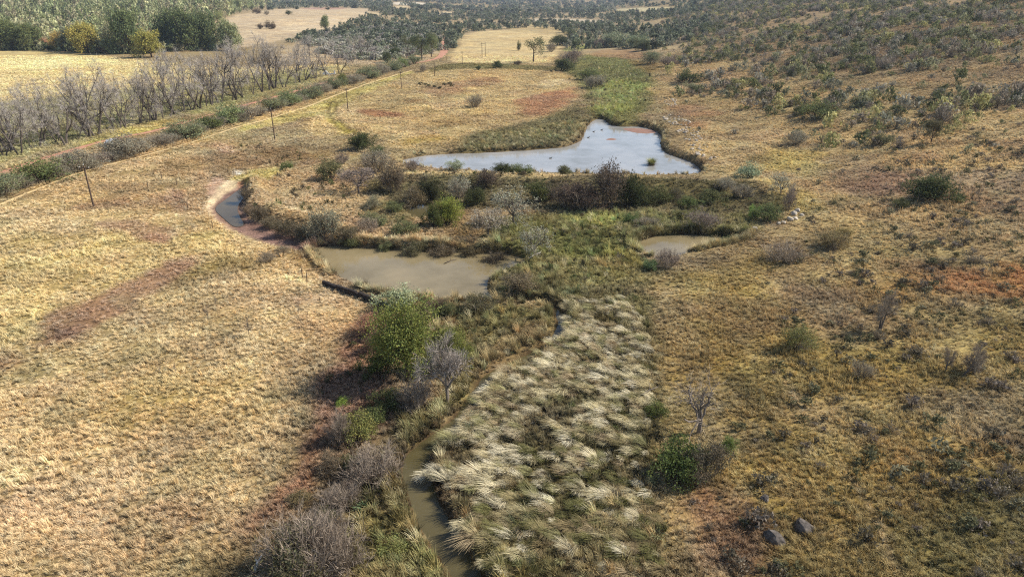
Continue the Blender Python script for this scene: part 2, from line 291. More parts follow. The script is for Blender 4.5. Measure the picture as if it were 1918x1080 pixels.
def ground_material():
    m, nt, b, N, L = nodes_of('ground')
    at = N('ShaderNodeAttribute'); at.attribute_name = 'gcol'
    geo = N('ShaderNodeNewGeometry')
    n1 = noise(nt, 2.6, 4, geo.outputs['Position'], .7); n2 = noise(nt, .5, 4, geo.outputs['Position'], .65); n3 = noise(nt, .09, 4, geo.outputs['Position'], .6)
    c = mixc(nt, at.outputs['Color'], ramp(nt, n1.outputs[0], [(.3, (.5, .5, .5)), (.72, (1.3, 1.27, 1.2))]).outputs[0], 1)
    c = mixc(nt, c, ramp(nt, n2.outputs[0], [(.3, (.62, .6, .58)), (.7, (1.25, 1.25, 1.22))]).outputs[0], .9)
    c = mixc(nt, c, ramp(nt, n3.outputs[0], [(.3, (.82, .8, .78)), (.7, (1.12, 1.13, 1.1))]).outputs[0], .8)
    L(c, b.inputs['Base Color']); b.inputs['Roughness'].default_value = .95; b.inputs['Specular IOR Level'].default_value = .1
    bp = N('ShaderNodeBump'); bp.inputs['Strength'].default_value = .7; bp.inputs['Distance'].default_value = .22
    ad = N('ShaderNodeMath'); ad.operation = 'ADD'; L(n1.outputs[0], ad.inputs[0]); L(n2.outputs[0], ad.inputs[1])
    L(ad.outputs[0], bp.inputs['Height']); L(bp.outputs[0], b.inputs['Normal'])
def leaf_material(name, inst, trans=.28, tint=None):
    m, nt, b, N, L = nodes_of(name)
    if inst:
        at = N('ShaderNodeAttribute'); at.attribute_type = 'INSTANCER'; at.attribute_name = 'tcol'; base = at.outputs['Color']
        rnd = None
    else:
        oi = N('ShaderNodeObjectInfo'); base = oi.outputs['Color']
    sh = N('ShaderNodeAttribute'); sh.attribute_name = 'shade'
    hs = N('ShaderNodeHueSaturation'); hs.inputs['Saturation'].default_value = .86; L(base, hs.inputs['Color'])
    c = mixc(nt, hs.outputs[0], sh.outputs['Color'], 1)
    L(c, b.inputs['Base Color']); b.inputs['Roughness'].default_value = .7; b.inputs['Specular IOR Level'].default_value = .06
    if trans:
        tr = N('ShaderNodeBsdfTranslucent'); L(c, tr.inputs['Color']); mx = N('ShaderNodeMixShader'); mx.inputs[0].default_value = trans
        L(b.outputs[0], mx.inputs[1]); L(tr.outputs[0], mx.inputs[2]); L(mx.outputs[0], nt.nodes['Material Output'].inputs[0])
def plain(name, col, rough=.85, var=.35, scale=6, bump=.3, spec=.2, metal=0):
    m, nt, b, N, L = nodes_of(name); geo = N('ShaderNodeTexCoord')
    n = noise(nt, scale, 5, geo.outputs['Object'], .65)
    lo = tuple(1-var for _ in range(3)); hi = tuple(1+var*.7 for _ in range(3))
    c = mixc(nt, tuple(lin(col)), ramp(nt, n.outputs[0], [(.3, lo), (.7, hi)]).outputs[0], 1)
    L(c, b.inputs['Base Color']); b.inputs['Roughness'].default_value = rough; b.inputs['Specular IOR Level'].default_value = spec; b.inputs['Metallic'].default_value = metal
    if bump:
        bp = N('ShaderNodeBump'); bp.inputs['Strength'].default_value = bump; bp.inputs['Distance'].default_value = .03
        L(n.outputs[0], bp.inputs['Height']); L(bp.outputs[0], b.inputs['Normal'])
    return m
def water_material(name, col, rough, rip, scale=.8):
    m, nt, b, N, L = nodes_of(name); geo = N('ShaderNodeNewGeometry')
    n = noise(nt, .10, 5, geo.outputs['Position'], .65)
    c = mixc(nt, tuple(lin(col)), ramp(nt, n.outputs[0], [(.32, (.7, .68, .6)), (.5, (.95, .95, .93)), (.7, (1.18, 1.16, 1.14))]).outputs[0], 1)
    L(c, b.inputs['Base Color']); b.inputs['Roughness'].default_value = rough; b.inputs['IOR'].default_value = 1.34; b.inputs['Specular IOR Level'].default_value = .5
    n2 = noise(nt, scale, 3, geo.outputs['Position']); bp = N('ShaderNodeBump'); bp.inputs['Strength'].default_value = rip; bp.inputs['Distance'].default_value = .05
    L(n2.outputs[0], bp.inputs['Height']); L(bp.outputs[0], b.inputs['Normal'])
    r = ramp(nt, n.outputs[0], [(.42, (rough*.4,)*3), (.6, (rough*3.0,)*3)]); L(r.outputs[0], b.inputs['Roughness'])
ground_material()
leaf_material('leaf', False); leaf_material('leaf_inst', True); leaf_material('grass_inst', True, .2); leaf_material('grass', False, .2)
leaf_material('twig', False, 0); leaf_material('twig_inst', True, 0)
plain('bark_mid', (128,116,104), .9, .4, 3, .5); plain('bark_grey', (100,90,80), .9, .4, 3, .5); plain('bark_dark', (78,64,54), .9, .4, 3, .5); plain('bark_pale', (190,180,166), .9, .3, 3, .4)
plain('pole_wood', (92,76,64), .9, .4, 2, .4); plain('porcelain', (190,186,176), .3, .1, 5, 0, .5); plain('wire', (60,58,56), .5, .1, 5, 0, .4, .6)
plain('rock_pale', (176,164,146), .9, .4, 2.5, .8); plain('rock_grey', (100,92,84), .95, .75, 4, 1.0); plain('road_soil', (178,130,104), .95, .3, .5, .4); plain('track_soil', (206,178,128), .95, .3, .6, .4)
plain('sand_red', (140,108,92), .9, .25, .8, .3); plain('dark_stone', (52,46,42), .85, .4, 2, .6); plain('white_plaster', (236,234,230), .7, .06, 2, .1); plain('car_paint', (196,200,204), .3, .04, 1, 0, .5)
plain('rubber', (28,28,28), .8, .2, 5, 0); plain('glass_dark', (30,36,42), .08, .05, 3, 0, .6); plain('chrome', (170,170,172), .25, .05, 3, 0, .5, .8); plain('lamp_red', (150,24,18), .3, .1, 3, 0, .5); plain('feather', (44,38,34), .7, .3, 9, 0)
water_material('water_brown', (134,120,90), .03, .06); water_material('water_sky', (152,150,146), .05, .16, .9); water_material('water_creek', (88,80,54), .05, .04); water_material('water_clear', (92,76,40), .03, .02)

# ------------------------------------------------------------------ object helpers
def mesh_of(name, V, F, mats=(), shade=None, smooth=False, mi=None):
    me = bpy.data.meshes.new(name); me.from_pydata([tuple(v) for v in V], [], F)
    for m in mats: me.materials.append(MATS[m])
    if shade is not None:
        a = me.attributes.new('shade', 'FLOAT_COLOR', 'POINT'); s = np.ones((len(V), 4), np.float32); s[:, :3] = np.asarray(shade).reshape(len(V), -1)
        a.data.foreach_set('color', s.ravel())
    if mi is not None: me.polygons.foreach_set('material_index', np.asarray(mi, np.int32))
    if smooth: me.polygons.foreach_set('use_smooth', np.ones(len(me.polygons), bool))
    me.update(); return me
def put(name, me, parent=None, loc=None, color=None):
    o = bpy.data.objects.new(name, me); COL.objects.link(o)
    if parent is not None: o.parent = parent
    if loc is not None: o.location = loc
    if color is not None: o.color = (*color, 1)
    return o
def tag(o, label=None, cat=None, group=None, kind=None):
    for k, v in (('label', label), ('category', cat), ('group', group), ('kind', kind)):
        if v: o[k] = v
    return o
def empty(name, loc, label, cat, group=None, rz=0):
    o = bpy.data.objects.new(name, None); COL.objects.link(o); o.location = loc; o.rotation_euler = (0, 0, rz); o.empty_display_size = .3
    return tag(o, label, cat, group)
class MB:
    def __init__(s): s.v, s.f, s.sh = [], [], []
    def tube(s, pts, rad, n=4, shade=1.0, cap=True):
        b = len(s.v); pts = [Vector(p) for p in pts]
        for i, p in enumerate(pts):
            d = (pts[min(i+1, len(pts)-1)]-pts[max(i-1, 0)]).normalized(); a = d.orthogonal().normalized(); c = d.cross(a)
            for k in range(n):
                t = 2*math.pi*k/n; s.v.append(p+(a*math.cos(t)+c*math.sin(t))*rad[i]); s.sh.append(shade)
        for i in range(len(pts)-1):
            for k in range(n): s.f.append((b+i*n+k, b+i*n+(k+1) % n, b+(i+1)*n+(k+1) % n, b+(i+1)*n+k))
        if cap: s.f.append(tuple(b+(len(pts)-1)*n+k for k in range(n))); s.f.append(tuple(b+k for k in reversed(range(n))))
    def ribbon(s, pts, wid, side, shade=1.0):
        b = len(s.v); side = Vector(side)
        for p, w in zip(pts, wid): s.v += [Vector(p)-side*w, Vector(p)+side*w]; s.sh += [shade, shade]
        for i in range(len(pts)-1): s.f.append((b+2*i, b+2*i+1, b+2*i+3, b+2*i+2))
    def box(s, lo, hi, shade=1.0):
        b = len(s.v); (x0, y0, z0), (x1, y1, z1) = lo, hi
        s.v += [Vector(p) for p in ((x0,y0,z0),(x1,y0,z0),(x1,y1,z0),(x0,y1,z0),(x0,y0,z1),(x1,y0,z1),(x1,y1,z1),(x0,y1,z1))]; s.sh += [shade]*8
        s.f += [tuple(b+k for k in q) for q in ((3,2,1,0),(4,5,6,7),(0,1,5,4),(1,2,6,5),(2,3,7,6),(3,0,4,7))]
    def leaf(s, p, size, nrm, rng, shade):
        n = nrm.normalized(); a = n.orthogonal(); a = (Matrix.Rotation(rng.uniform(0, 6.283), 3, n) @ a).normalized(); c = n.cross(a)
        b = len(s.v); l, w = size, size*rng.uniform(.45, .75)
        s.v += [p-a*l*.5, p+c*w*.5, p+a*l*.5, p-c*w*.5]; s.sh += [shade]*4; s.f.append((b, b+1, b+2, b+3))
    def mesh(s, name, mat, smooth=False):
        return mesh_of(name, s.v, s.f, [mat], np.array([x if hasattr(x, '__len__') else (x, x, x) for x in s.sh]), smooth)
def rvec(rng):
    while True:
        v = Vector((rng.uniform(-1, 1), rng.uniform(-1, 1), rng.uniform(-1, 1)))
        if .05 < v.length < 1: return v.normalized()

# ------------------------------------------------------------------ terrain
GRID = {}
def build_terrain():
    NX, NY = 440, 880
    yy = np.geomspace(26, 9600, NY)-72
    yy = np.where(yy < -30, -30-(-30-yy)*.3, yy)
    s = np.linspace(-1, 1, NX); s = s*(.72+.28*s*s)
    W = 1.02*np.clip(yy, 0, None)+62
    X = W[:, None]*s[None, :]; Y = np.repeat(yy[:, None], NX, 1); x, y = X.ravel(), Y.ravel()
    z = hterrain(x, y)
    me = bpy.data.meshes.new('ground'); nv = NX*NY; me.vertices.add(nv); me.vertices.foreach_set('co', np.stack([x, y, z], 1).ravel())
    i = np.arange((NY-1)*(NX-1)); r, c = i//(NX-1), i % (NX-1); a = r*NX+c
    q = np.stack([a, a+1, a+NX+1, a+NX], 1); nf = len(q)
    me.loops.add(nf*4); me.loops.foreach_set('vertex_index', q.ravel()); me.polygons.add(nf)
    me.polygons.foreach_set('loop_start', np.arange(nf)*4); me.polygons.foreach_set('use_smooth', np.ones(nf, bool))
    me.update(calc_edges=True)
    col, gh, gd, gw = zones(x, y); GRID.update(yy=yy, s=s, f=np.c_[col, gh, gd, gw, z].reshape(NY, NX, 7)); ca = np.ones((nv, 4), np.float32); ca[:, :3] = col*GK*.86
    at = me.attributes.new('gcol', 'FLOAT_COLOR', 'POINT'); at.data.foreach_set('color', ca.ravel())
    me.materials.append(MATS['ground'])
    tag(put('ground', me), 'dry grassland plain with a low hillside on the right', None, None, 'structure')
build_terrain()
def cover(x, y):
    """colour, grass height, grass density, distance to water and ground height, read from the terrain sheet"""
    x = np.asarray(x, float); y = np.asarray(y, float); yy, s, F = GRID['yy'], GRID['s'], GRID['f']
    r = np.clip(np.interp(y, yy, np.arange(len(yy))), 0, len(yy)-1.001); sx = x/(1.02*np.clip(y, 0, None)+62); c = np.clip(np.interp(sx, s, np.arange(len(s))), 0, len(s)-1.001)
    i = r.astype(int); j = c.astype(int); fr = (r-i)[:, None]; fc = (c-j)[:, None]
    v = (F[i, j]*(1-fc)+F[i, j+1]*fc)*(1-fr)+(F[i+1, j]*(1-fc)+F[i+1, j+1]*fc)*fr
    return v[:, :3], v[:, 3], v[:, 4], v[:, 5], v[:, 6]
def hgrid(x, y): return cover(x, y)[4]
def hz(x, y): return float(hgrid([x], [y])[0])
def gp(px, py):
    g = ground([(px, py)])[0]; z = hz(*g); return Vector((g[0], g[1], z))
def mpp(p): return depth(p.x, p.y, p.z)/FPX

def water_sheet(name, S, lv, mat, label, grow=.7):
    P = S.P
    if S.W is not None:
        T = np.gradient(P, axis=0); T /= np.linalg.norm(T, axis=1)[:, None]; Nn = np.stack([-T[:, 1], T[:, 0]], 1); w = np.array(S.W)[:, None]+grow
        P = np.concatenate([P+Nn*w, (P-Nn*w)[::-1]])
        n = len(S.P); V = [(p[0], p[1], lv) for p in P]; F = [(i, i+1, 2*n-2-i, 2*n-1-i) for i in range(n-1)]
    else:
        e = np.roll(P, -1, 0)-np.roll(P, 1, 0); e /= np.linalg.norm(e, axis=1)[:, None]; nn = np.stack([e[:, 1], -e[:, 0]], 1)
        area = np.sum(P[:, 0]*np.roll(P[:, 1], -1)-np.roll(P[:, 0], -1)*P[:, 1])
        P = P+nn*grow*(1 if area > 0 else -1)
        V = [(p[0], p[1], lv) for p in P]; F = [tuple(t) for t in geometry.tessellate_polygon([[Vector(v) for v in V]])]
    me = mesh_of(name, V, F, [mat]); me.validate()
    import bmesh
    bm = bmesh.new(); bm.from_mesh(me); bmesh.ops.recalc_face_normals(bm, faces=bm.faces)
    if sum(f.normal.z for f in bm.faces) < 0: bmesh.ops.reverse_faces(bm, faces=bm.faces)
    bm.to_mesh(me); bm.free()
    tag(put(name, me), label, None, None, 'structure')
water_sheet('pond_water', W_pond, POND_LV, 'water_brown', 'muddy brown pond water in the middle of the picture')
water_sheet('reservoir_water', W_up, UP_LV, 'water_sky', 'pale blue reservoir water above the bushy dam')
water_sheet('pool_water', W_small, SM_LV, 'water_brown', 'small shallow pool water on the right of the marsh')
water_sheet('creek_water', W_creek, POND_LV+.004, 'water_creek', 'narrow winding creek water in the foreground', .4)
water_sheet('channel_water', W_chan, CH_LV+.03, 'water_clear', 'clear shallow channel water under the sandy cut bank', .5)
water_sheet('puddle_water', PUDDLE, -.3, 'water_creek', 'small hidden puddle water among the dam bushes', .4)

def ribbon_sheet(name, rows, mat, label, lift=.05, cut=None):
    S = line(rows); P = chaikin(np.c_[S.P, S.W], 2, False); out = [P[0]]
    for a, b in zip(P[:-1], P[1:]):
        n = max(1, int(np.hypot(*(b-a)[:2])/2.0))
        for k in range(1, n+1): out.append(a+(b-a)*k/n)
    P = np.array(out); T = np.gradient(P[:, :2], axis=0); T /= np.linalg.norm(T, axis=1)[:, None]+1e-9; Nn = np.stack([-T[:, 1], T[:, 0]], 1)
    k = np.linspace(-1, 1, 6); rr = np.random.RandomState(5); V = []; F = []
    offs = np.zeros((len(P), 2))
    for s_ in (0, 1): offs[:, s_] = vnoise(np.arange(len(P))*1.0, np.zeros(len(P))+s_*40, 3.0, 8)
    for i in range(len(P)):
        wl_ = P[i, 2]*(.7+.6*offs[i, 0]); wr_ = P[i, 2]*(.7+.6*offs[i, 1])
        for t in k: V.append(P[i, :2]+Nn[i]*(t*(wl_ if t < 0 else wr_)))
    V = np.array(V); z = hgrid(V[:, 0], V[:, 1])+lift; n = len(k)
    for i in range(len(P)-1):
        for j in range(n-1): F.append((i*n+j, (i+1)*n+j, (i+1)*n+j+1, i*n+j+1))
    me = mesh_of(name, np.c_[V, z], F, [mat], smooth=True)
    tag(put(name, me), label, None, None, 'structure')
ribbon_sheet('dirt_road', [(a, b, w*1.4) for a, b, w in ROAD], 'road_soil', 'red dirt road running behind the roadside bushes', .07)
ribbon_sheet('grass_track', [(a, b, w*.8) for a, b, w in TRACK], 'track_soil', 'pale worn track along the line of utility poles', .06)
def mound(name, px, lv, top, mat, label):
    S = poly(px, lv, 2); c = S.P.mean(0); V = []; F = []; n = len(S.P); rr = random.Random(3)
    for k, t in enumerate((1.15, .8, .45)):
        for p in S.P: V.append((*(c+(p-c)*t), lv-.1+(top+.1)*(0, .75, 1)[k]*rr.uniform(.85, 1.1)))
    V.append((*c, lv+top))
    for k in range(2):
        for i in range(n): F.append((k*n+i, k*n+(i+1) % n, (k+1)*n+(i+1) % n, (k+1)*n+i))
    for i in range(n): F.append((2*n+i, 2*n+(i+1) % n, 3*n))
    tag(put(name, mesh_of(name, V, F, [mat], smooth=True)), label, None, None, 'structure')
mound('sandbar', [(1158,240),(1190,239),(1222,243),(1236,248),(1215,251),(1185,249)], UP_LV, .12, 'sand_red', 'red sandbar at the head of the reservoir')
mound('sandbar', [(1130,262),(1145,258),(1158,261),(1150,263)], UP_LV, .1, 'sand_red', 'narrow red sandbar in the middle of the reservoir')

# ------------------------------------------------------------------ plant meshes (each kind in a few variants)
def grow(mb, rng, p, d, ln, r, lev, cfg, tips):
    nseg = cfg['seg'][lev]; pts = [p]; rad = [r]; cur = p.copy(); dd = d.normalized()
    for i in range(nseg):
        dd = (dd+rvec(rng)*cfg['bend'][lev]+Vector((0, 0, cfg['up'][lev]))).normalized(); cur = cur+dd*ln/nseg
        pts.append(cur.copy()); rad.append(r*(1-(i+1)/nseg*cfg['taper'][lev]))
    if r > .02: mb.tube(pts, rad, cfg['sides'][lev], rng.uniform(.8, 1.15), False)
    else:
        mb.ribbon(pts, rad, dd.cross(rvec(rng)).normalized(), rng.uniform(.75, 1.25))
    if lev+1 < len(cfg['seg']):
        n = cfg['kids'][lev]; n = rng.randint(max(1, int(n*.7)), int(n*1.3+.5))
        for k in range(n):
            t = rng.uniform(cfg['from'][lev], 1); f = t*nseg; i = min(int(f), nseg-1); q = pts[i].lerp(pts[i+1], f-i)
            ang = math.radians(rng.uniform(*cfg['ang'][lev])); base = (pts[i+1]-pts[i]).normalized(); o = base.orthogonal(); o.rotate(Matrix.Rotation(rng.uniform(0, 6.283), 3, base))
            nd = base*math.cos(ang)+o.normalized()*math.sin(ang)
            grow(mb, rng, q, nd, ln*cfg['len'][lev]*rng.uniform(.7, 1.25)*(1.15-.4*t), max(rad[i]*cfg['rr'][lev], cfg['rmin']), lev+1, cfg, tips)
    else: tips.append((cur.copy(), dd.copy()))
def leaves(mb, rng, tips, per, spread, size, var=.26, up=.4, flat=1.0):
    for q, d in tips:
        hue = rng.uniform(-.12, .12); cv = rng.uniform(1-var*.6, 1+var*.6)
        for _ in range(per):
            o = Vector((rng.gauss(0, spread), rng.gauss(0, spread), rng.gauss(0, spread*.75*flat)))
            b = cv*rng.uniform(1-var*.6, 1+var*.6)
            mb.leaf(q+o, size*rng.uniform(.6, 1.3), rvec(rng)+Vector((0, 0, up)), rng, (b*(1+hue), b, b*(1-hue)))
def norm_mesh(mb_list, w=None, h=None):
    """bring the plant to width 1 (across x, y) and height 1 from the ground"""
    V = np.array([tuple(v) for mb in mb_list for v in mb.v]); rad = np.percentile(np.hypot(V[:, 0], V[:, 1]), 97)*2; top = np.percentile(V[:, 2], 99.5)
    for mb in mb_list: mb.v = [Vector((v.x/rad, v.y/rad, v.z/top)) for v in mb.v]
VAR = {}
def variants(kind, n, fn):
    out = []
    for k in range(n):
        mbs = fn(random.Random(sum(map(ord, kind))*13+k*7)); norm_mesh([m for _, m, _ in mbs])
        out.append([(nm, m.mesh(kind+'_'+nm, mat)) for nm, m, mat in mbs])
    VAR[kind] = out
def k_leafy(rng, stems=14, per=12, size=.13, spread=.17, tilt=(.1, 1.15), lift=0):
    a, b = MB(), MB(); tips = []
    if lift: a.tube([(0, 0, -.1), (.02, 0, lift+.2)], [.1, .08], 6, 1, False)
    cfg = dict(seg=[3, 2, 2], bend=[.25, .35, .4], up=[.12, .06, .05], taper=[.6, .6, .7], sides=[4, 3, 3], kids=[5, 5], **{'from': [.3, .3]}, ang=[(20, 60), (25, 70)], len=[.55, .55], rr=[.5, .5], rmin=.008)
    for k in range(stems):
        az = rng.uniform(0, 6.283); t = rng.uniform(*tilt)
        grow(a, rng, Vector((math.cos(az)*.15*(not lift), math.sin(az)*.15*(not lift), lift-.05)), Vector((math.cos(az)*math.sin(t), math.sin(az)*math.sin(t), math.cos(t))), rng.uniform(.8, 1.8), .045, 0, cfg, tips)
    leaves(b, rng, tips, per, spread, size)
    return [('stems', a, 'bark_dark'), ('foliage', b, 'leaf')]
def k_twiggy(rng, stems=34, leafp=2):
    a, b, c = MB(), MB(), MB(); tips = []
    cfg = dict(seg=[3, 3, 2], bend=[.2, .3, .35], up=[.1, .1, .05], taper=[.6, .7, .8], sides=[3, 3, 3], kids=[8, 7], **{'from': [.2, .15]}, ang=[(12, 48), (15, 55)], len=[.6, .55], rr=[.5, .55], rmin=.0075)
    for k in range(stems):
        az = rng.uniform(0, 6.283); t = rng.uniform(.05, 1.25)
        grow(a if k < 6 else b, rng, Vector((math.cos(az)*.2, math.sin(az)*.2, -.05)), Vector((math.cos(az)*math.sin(t), math.sin(az)*math.sin(t), math.cos(t))), rng.uniform(.95, 1.35), .022, 0, cfg, tips)
    out = [('stems', a, 'bark_dark'), ('twigs', b, 'twig')]
    if leafp:
        leaves(c, rng, rng.sample(tips, int(len(tips)*.5)), leafp, .12, .085); out.append(('foliage', c, 'leaf'))
    return out
def k_flat(rng):
    a, b, c = MB(), MB(), MB(); tips = []
    cfg = dict(seg=[3, 3, 2], bend=[.2, .22, .3], up=[.0, -.02, .02], taper=[.5, .6, .8], sides=[5, 3, 3], kids=[6, 9], **{'from': [.4, .25]}, ang=[(20, 55), (20, 60)], len=[.7, .5], rr=[.5, .5], rmin=.012)
    a.tube([(0, 0, -.1), (.05, .02, .6), (.0, .05, 1.3)], [.14, .11, .09], 6)
    for k in range(11):
        az = k*6.283/11+rng.uniform(-.3, .3); t = rng.uniform(.5, 1.2)
        grow(a, rng, Vector((.0, .05, rng.uniform(.8, 1.3))), Vector((math.cos(az)*math.sin(t), math.sin(az)*math.sin(t), math.cos(t))), rng.uniform(1.6, 2.2), .06, 0, cfg, tips)
    for q, d in tips:
        for _ in range(2):
            p = q+Vector((rng.gauss(0, .15), rng.gauss(0, .15), rng.gauss(0, .05)))
            b.ribbon([p, p+Vector((rng.uniform(-.3, .3), rng.uniform(-.3, .3), rng.uniform(0, .12)))], [.014, .006], rvec(rng), rng.uniform(.8, 1.3))
    leaves(c, rng, tips, 3, .16, .15, .3, .8, .5)
    return [('trunk', a, 'bark_grey'), ('twigs', b, 'twig'), ('crown', c, 'leaf')]
def k_tree(rng, h=9, per=20, size=.3, spread=.5, kids=6):
    a, b = MB(), MB(); tips = []
    cfg = dict(seg=[5, 4, 3, 2], bend=[.12, .22, .3, .35], up=[.12, .1, .06, .02], taper=[.55, .6, .7, .8], sides=[7, 5, 3, 3], kids=[kids+7, kids, 4], **{'from': [.1, .3, .3]}, ang=[(35, 80), (25, 60), (25, 60)], len=[.5, .5, .5], rr=[.45, .5, .5], rmin=.012)
    grow(a, rng, Vector((0, 0, -.3)), Vector((rng.uniform(-.1, .1), rng.uniform(-.1, .1), 1)), h*.7, .22, 0, cfg, tips)
    leaves(b, rng, tips, per, spread, size)
    return [('trunk', a, 'bark_dark'), ('crown', b, 'leaf')]
def k_bare(rng, h=13):
    a, b = MB(), MB(); tips = []
    cfg = dict(seg=[5, 4, 3, 2], bend=[.24, .26, .28, .3], up=[.04, .07, .08, .06], taper=[.45, .6, .7, .85], sides=[6, 4, 3, 3], kids=[4, 6, 5], **{'from': [.12, .35, .3]}, ang=[(30, 62), (25, 55), (20, 55)], len=[.95, .48, .5], rr=[.6, .5, .5], rmin=.022)
    for k in range(rng.choice((1, 2, 2, 3))):
        az = rng.uniform(0, 6.283); t = rng.uniform(.2, .75)
        grow(a, rng, Vector((math.cos(az)*.25, math.sin(az)*.25, -.3)), Vector((math.cos(az)*math.sin(t), math.sin(az)*math.sin(t), math.cos(t))), h*.62, rng.uniform(.2, .34), 0, cfg, tips)
    for q, d in tips:
        for _ in range(8):
            dd = (d+rvec(rng)*.9).normalized(); b.ribbon([q-d*.7, q-d*.7+dd*rng.uniform(.6, 1.7)], [.014, .007], dd.cross(rvec(rng)).normalized(), rng.uniform(.8, 1.25))
    return [('trunk', a, 'bark_grey'), ('twigs', b, 'twig')]
def k_dead(rng, lv=4):
    a, b = MB(), MB(); tips = []
    cfg = dict(seg=[4, 4, 3, 2], bend=[.25, .3, .32, .35], up=[.1, .08, .06, .03], taper=[.5, .6, .7, .85], sides=[6, 4, 3, 3], kids=[5, 5, 5], **{'from': [.25, .25, .2]}, ang=[(25, 60), (22, 55), (20, 55)], len=[.6, .55, .5], rr=[.6, .55, .5], rmin=.012)
    if lv == 3: cfg['seg'] = [5, 4, 3]; cfg['bend'] = [.4, .45, .45]; cfg['rmin'] = .016
    a.tube([(0, 0, -.2), (.04, 0, .5), (.0, .05, 1.1)], [.16, .13, .12], 7)
    for k in range(5):
        az = k*1.256+rng.uniform(-.4, .4); t = rng.uniform(.35, .95); grow(a, rng, Vector((0, .04, rng.uniform(.95, 1.1))), Vector((math.cos(az)*math.sin(t), math.sin(az)*math.sin(t), math.cos(t))), rng.uniform(1.5, 2.1), .085, 0, cfg, tips)
    for q, d in tips:
        for _ in range(3): b.ribbon([q, q+(d+rvec(rng)*.6).normalized()*.45], [.01, .005], d.cross(rvec(rng)).normalized(), rng.uniform(.8, 1.2))
    return [('trunk', a, 'bark_mid'), ('twigs', b, 'twig')]
variants('leafy', 4, k_leafy); variants('dense', 3, lambda r: k_leafy(r, 20, 15, .12, .17))
variants('twiggy', 4, k_twiggy); variants('barebush', 3, lambda r: k_twiggy(r, 60, 0)); variants('mixed', 4, lambda r: k_twiggy(r, 26, 9))
variants('flat', 4, k_flat); variants('tree', 4, k_tree); variants('euc', 3, lambda r: k_tree(r, 12, 12, .34, .5, 5)); variants('bare', 8, k_bare); variants('dead', 3, k_dead)
variants('bigtree', 2, lambda r: (lambda p: [('trunk', p[0][1], 'bark_dark'), ('crown', p[1][1], 'leaf')])(k_leafy(r, 46, 19, .085, .16, (.05, 1.3), .8)))
variants('snag', 2, lambda r: k_dead(r, 3))
def k_round(rng):
    p = k_leafy(rng, 26, 13, .14, .17, (.05, 1.45), .45); return [('trunk', p[0][1], 'bark_dark'), ('crown', p[1][1], 'leaf')]
variants('round', 4, k_round); variants('sapling', 3, lambda r: k_bare(r, 5))
# single-mesh small bushes for far and tiny plants
def k_small(rng, n=110, size=.26, tw=26):
    b = MB()
    for _ in range(tw):
        az = rng.uniform(0, 6.283); t = rng.uniform(.1, 1.3); d = Vector((math.cos(az)*math.sin(t), math.sin(az)*math.sin(t), math.cos(t)))
        b.ribbon([Vector((0, 0, 0)), d*rng.uniform(.8, 1.1)], [.016, .008], d.cross(rvec(rng)).normalized(), rng.uniform(.6, .9))
    cl = []
    for _ in range(14):
        az = rng.uniform(0, 6.283); t = rng.uniform(0, 1.45); r = rng.uniform(.55, .95); cl.append(Vector((math.cos(az)*math.sin(t)*r, math.sin(az)*math.sin(t)*r, math.cos(t)*r*.9+.08)))
    for _ in range(n):
        q = rng.choice(cl); bb = rng.uniform(.7, 1.3); b.leaf(q+rvec(rng)*rng.uniform(0, .3), size*rng.uniform(.6, 1.3), rvec(rng)+Vector((0, 0, .5)), rng, (bb, bb, bb))
    return b
SMALL = []; SMALL_I = []
for k in range(5):
    b = k_small(random.Random(70+k), (150, 110, 130, 90, 60)[k], (.24, .28, .22, .26, .2)[k], (20, 26, 30, 60, 110)[k]); norm_mesh([b])
    SMALL.append(b.mesh('small_bush', 'leaf')); SMALL_I.append(b.mesh('small_bush_i', 'leaf_inst'))
FARTREE = []
def k_far(rng, tall):
    b = MB(); b.tube([(0, 0, -.1), (0, 0, tall*.5)], [.06, .03], 4, .5, False)
    for _ in range(16):
        az = rng.uniform(0, 6.283); u = rng.uniform(.15, 1); r = (.55 if tall > 1.5 else .9)*math.sqrt(rng.random())*math.sin(min(1, (1.05-u)*1.6+.25)*1.57)
        c = Vector((math.cos(az)*r, math.sin(az)*r, u*tall)); cv = rng.uniform(.7, 1.3)
        for _ in range(9): b.leaf(c+rvec(rng)*rng.uniform(0, .33), rng.uniform(.25, .45), rvec(rng)+Vector((0, 0, .5)), rng, (cv*rng.uniform(.8, 1.2),)*3)
    return b
for k in range(6):
    b = k_far(random.Random(90+k), (2.6, 2.2, 1.2, 1.0, 1.6, 2.9)[k]); norm_mesh([b]); FARTREE.append(b.mesh('far_tree', 'leaf_inst'))
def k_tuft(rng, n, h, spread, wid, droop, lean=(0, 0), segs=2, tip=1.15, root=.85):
    b = MB()
    for _ in range(n):
        az = rng.uniform(0, 6.283); r = spread*math.sqrt(rng.random())*.35; out = rng.uniform(.15, 1)*spread; l = h*rng.uniform(.55, 1.15)
        p0 = Vector((math.cos(az)*r, math.sin(az)*r, 0)); dx = Vector((math.cos(az)*out+lean[0]*l, math.sin(az)*out+lean[1]*l, 0)); pts = []; wd = []
        for i in range(segs+1):
            t = i/segs; pts.append(p0+dx*(t**1.5)+Vector((0, 0, l*(t-droop*t*t)))); wd.append(wid*(1-.85*t)*rng.uniform(.8, 1.2))
        s0 = len(b.v); sd = dx.cross(Vector((0, 0, 1))); sd = (sd.normalized() if sd.length > 1e-4 else Vector((1, 0, 0)))+rvec(rng)*.5
        bv = rng.uniform(.7, 1.25); b.ribbon(pts, wd, sd.normalized(), bv)
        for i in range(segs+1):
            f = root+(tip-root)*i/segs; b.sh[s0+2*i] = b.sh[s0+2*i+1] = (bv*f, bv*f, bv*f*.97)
    return b
GR = []
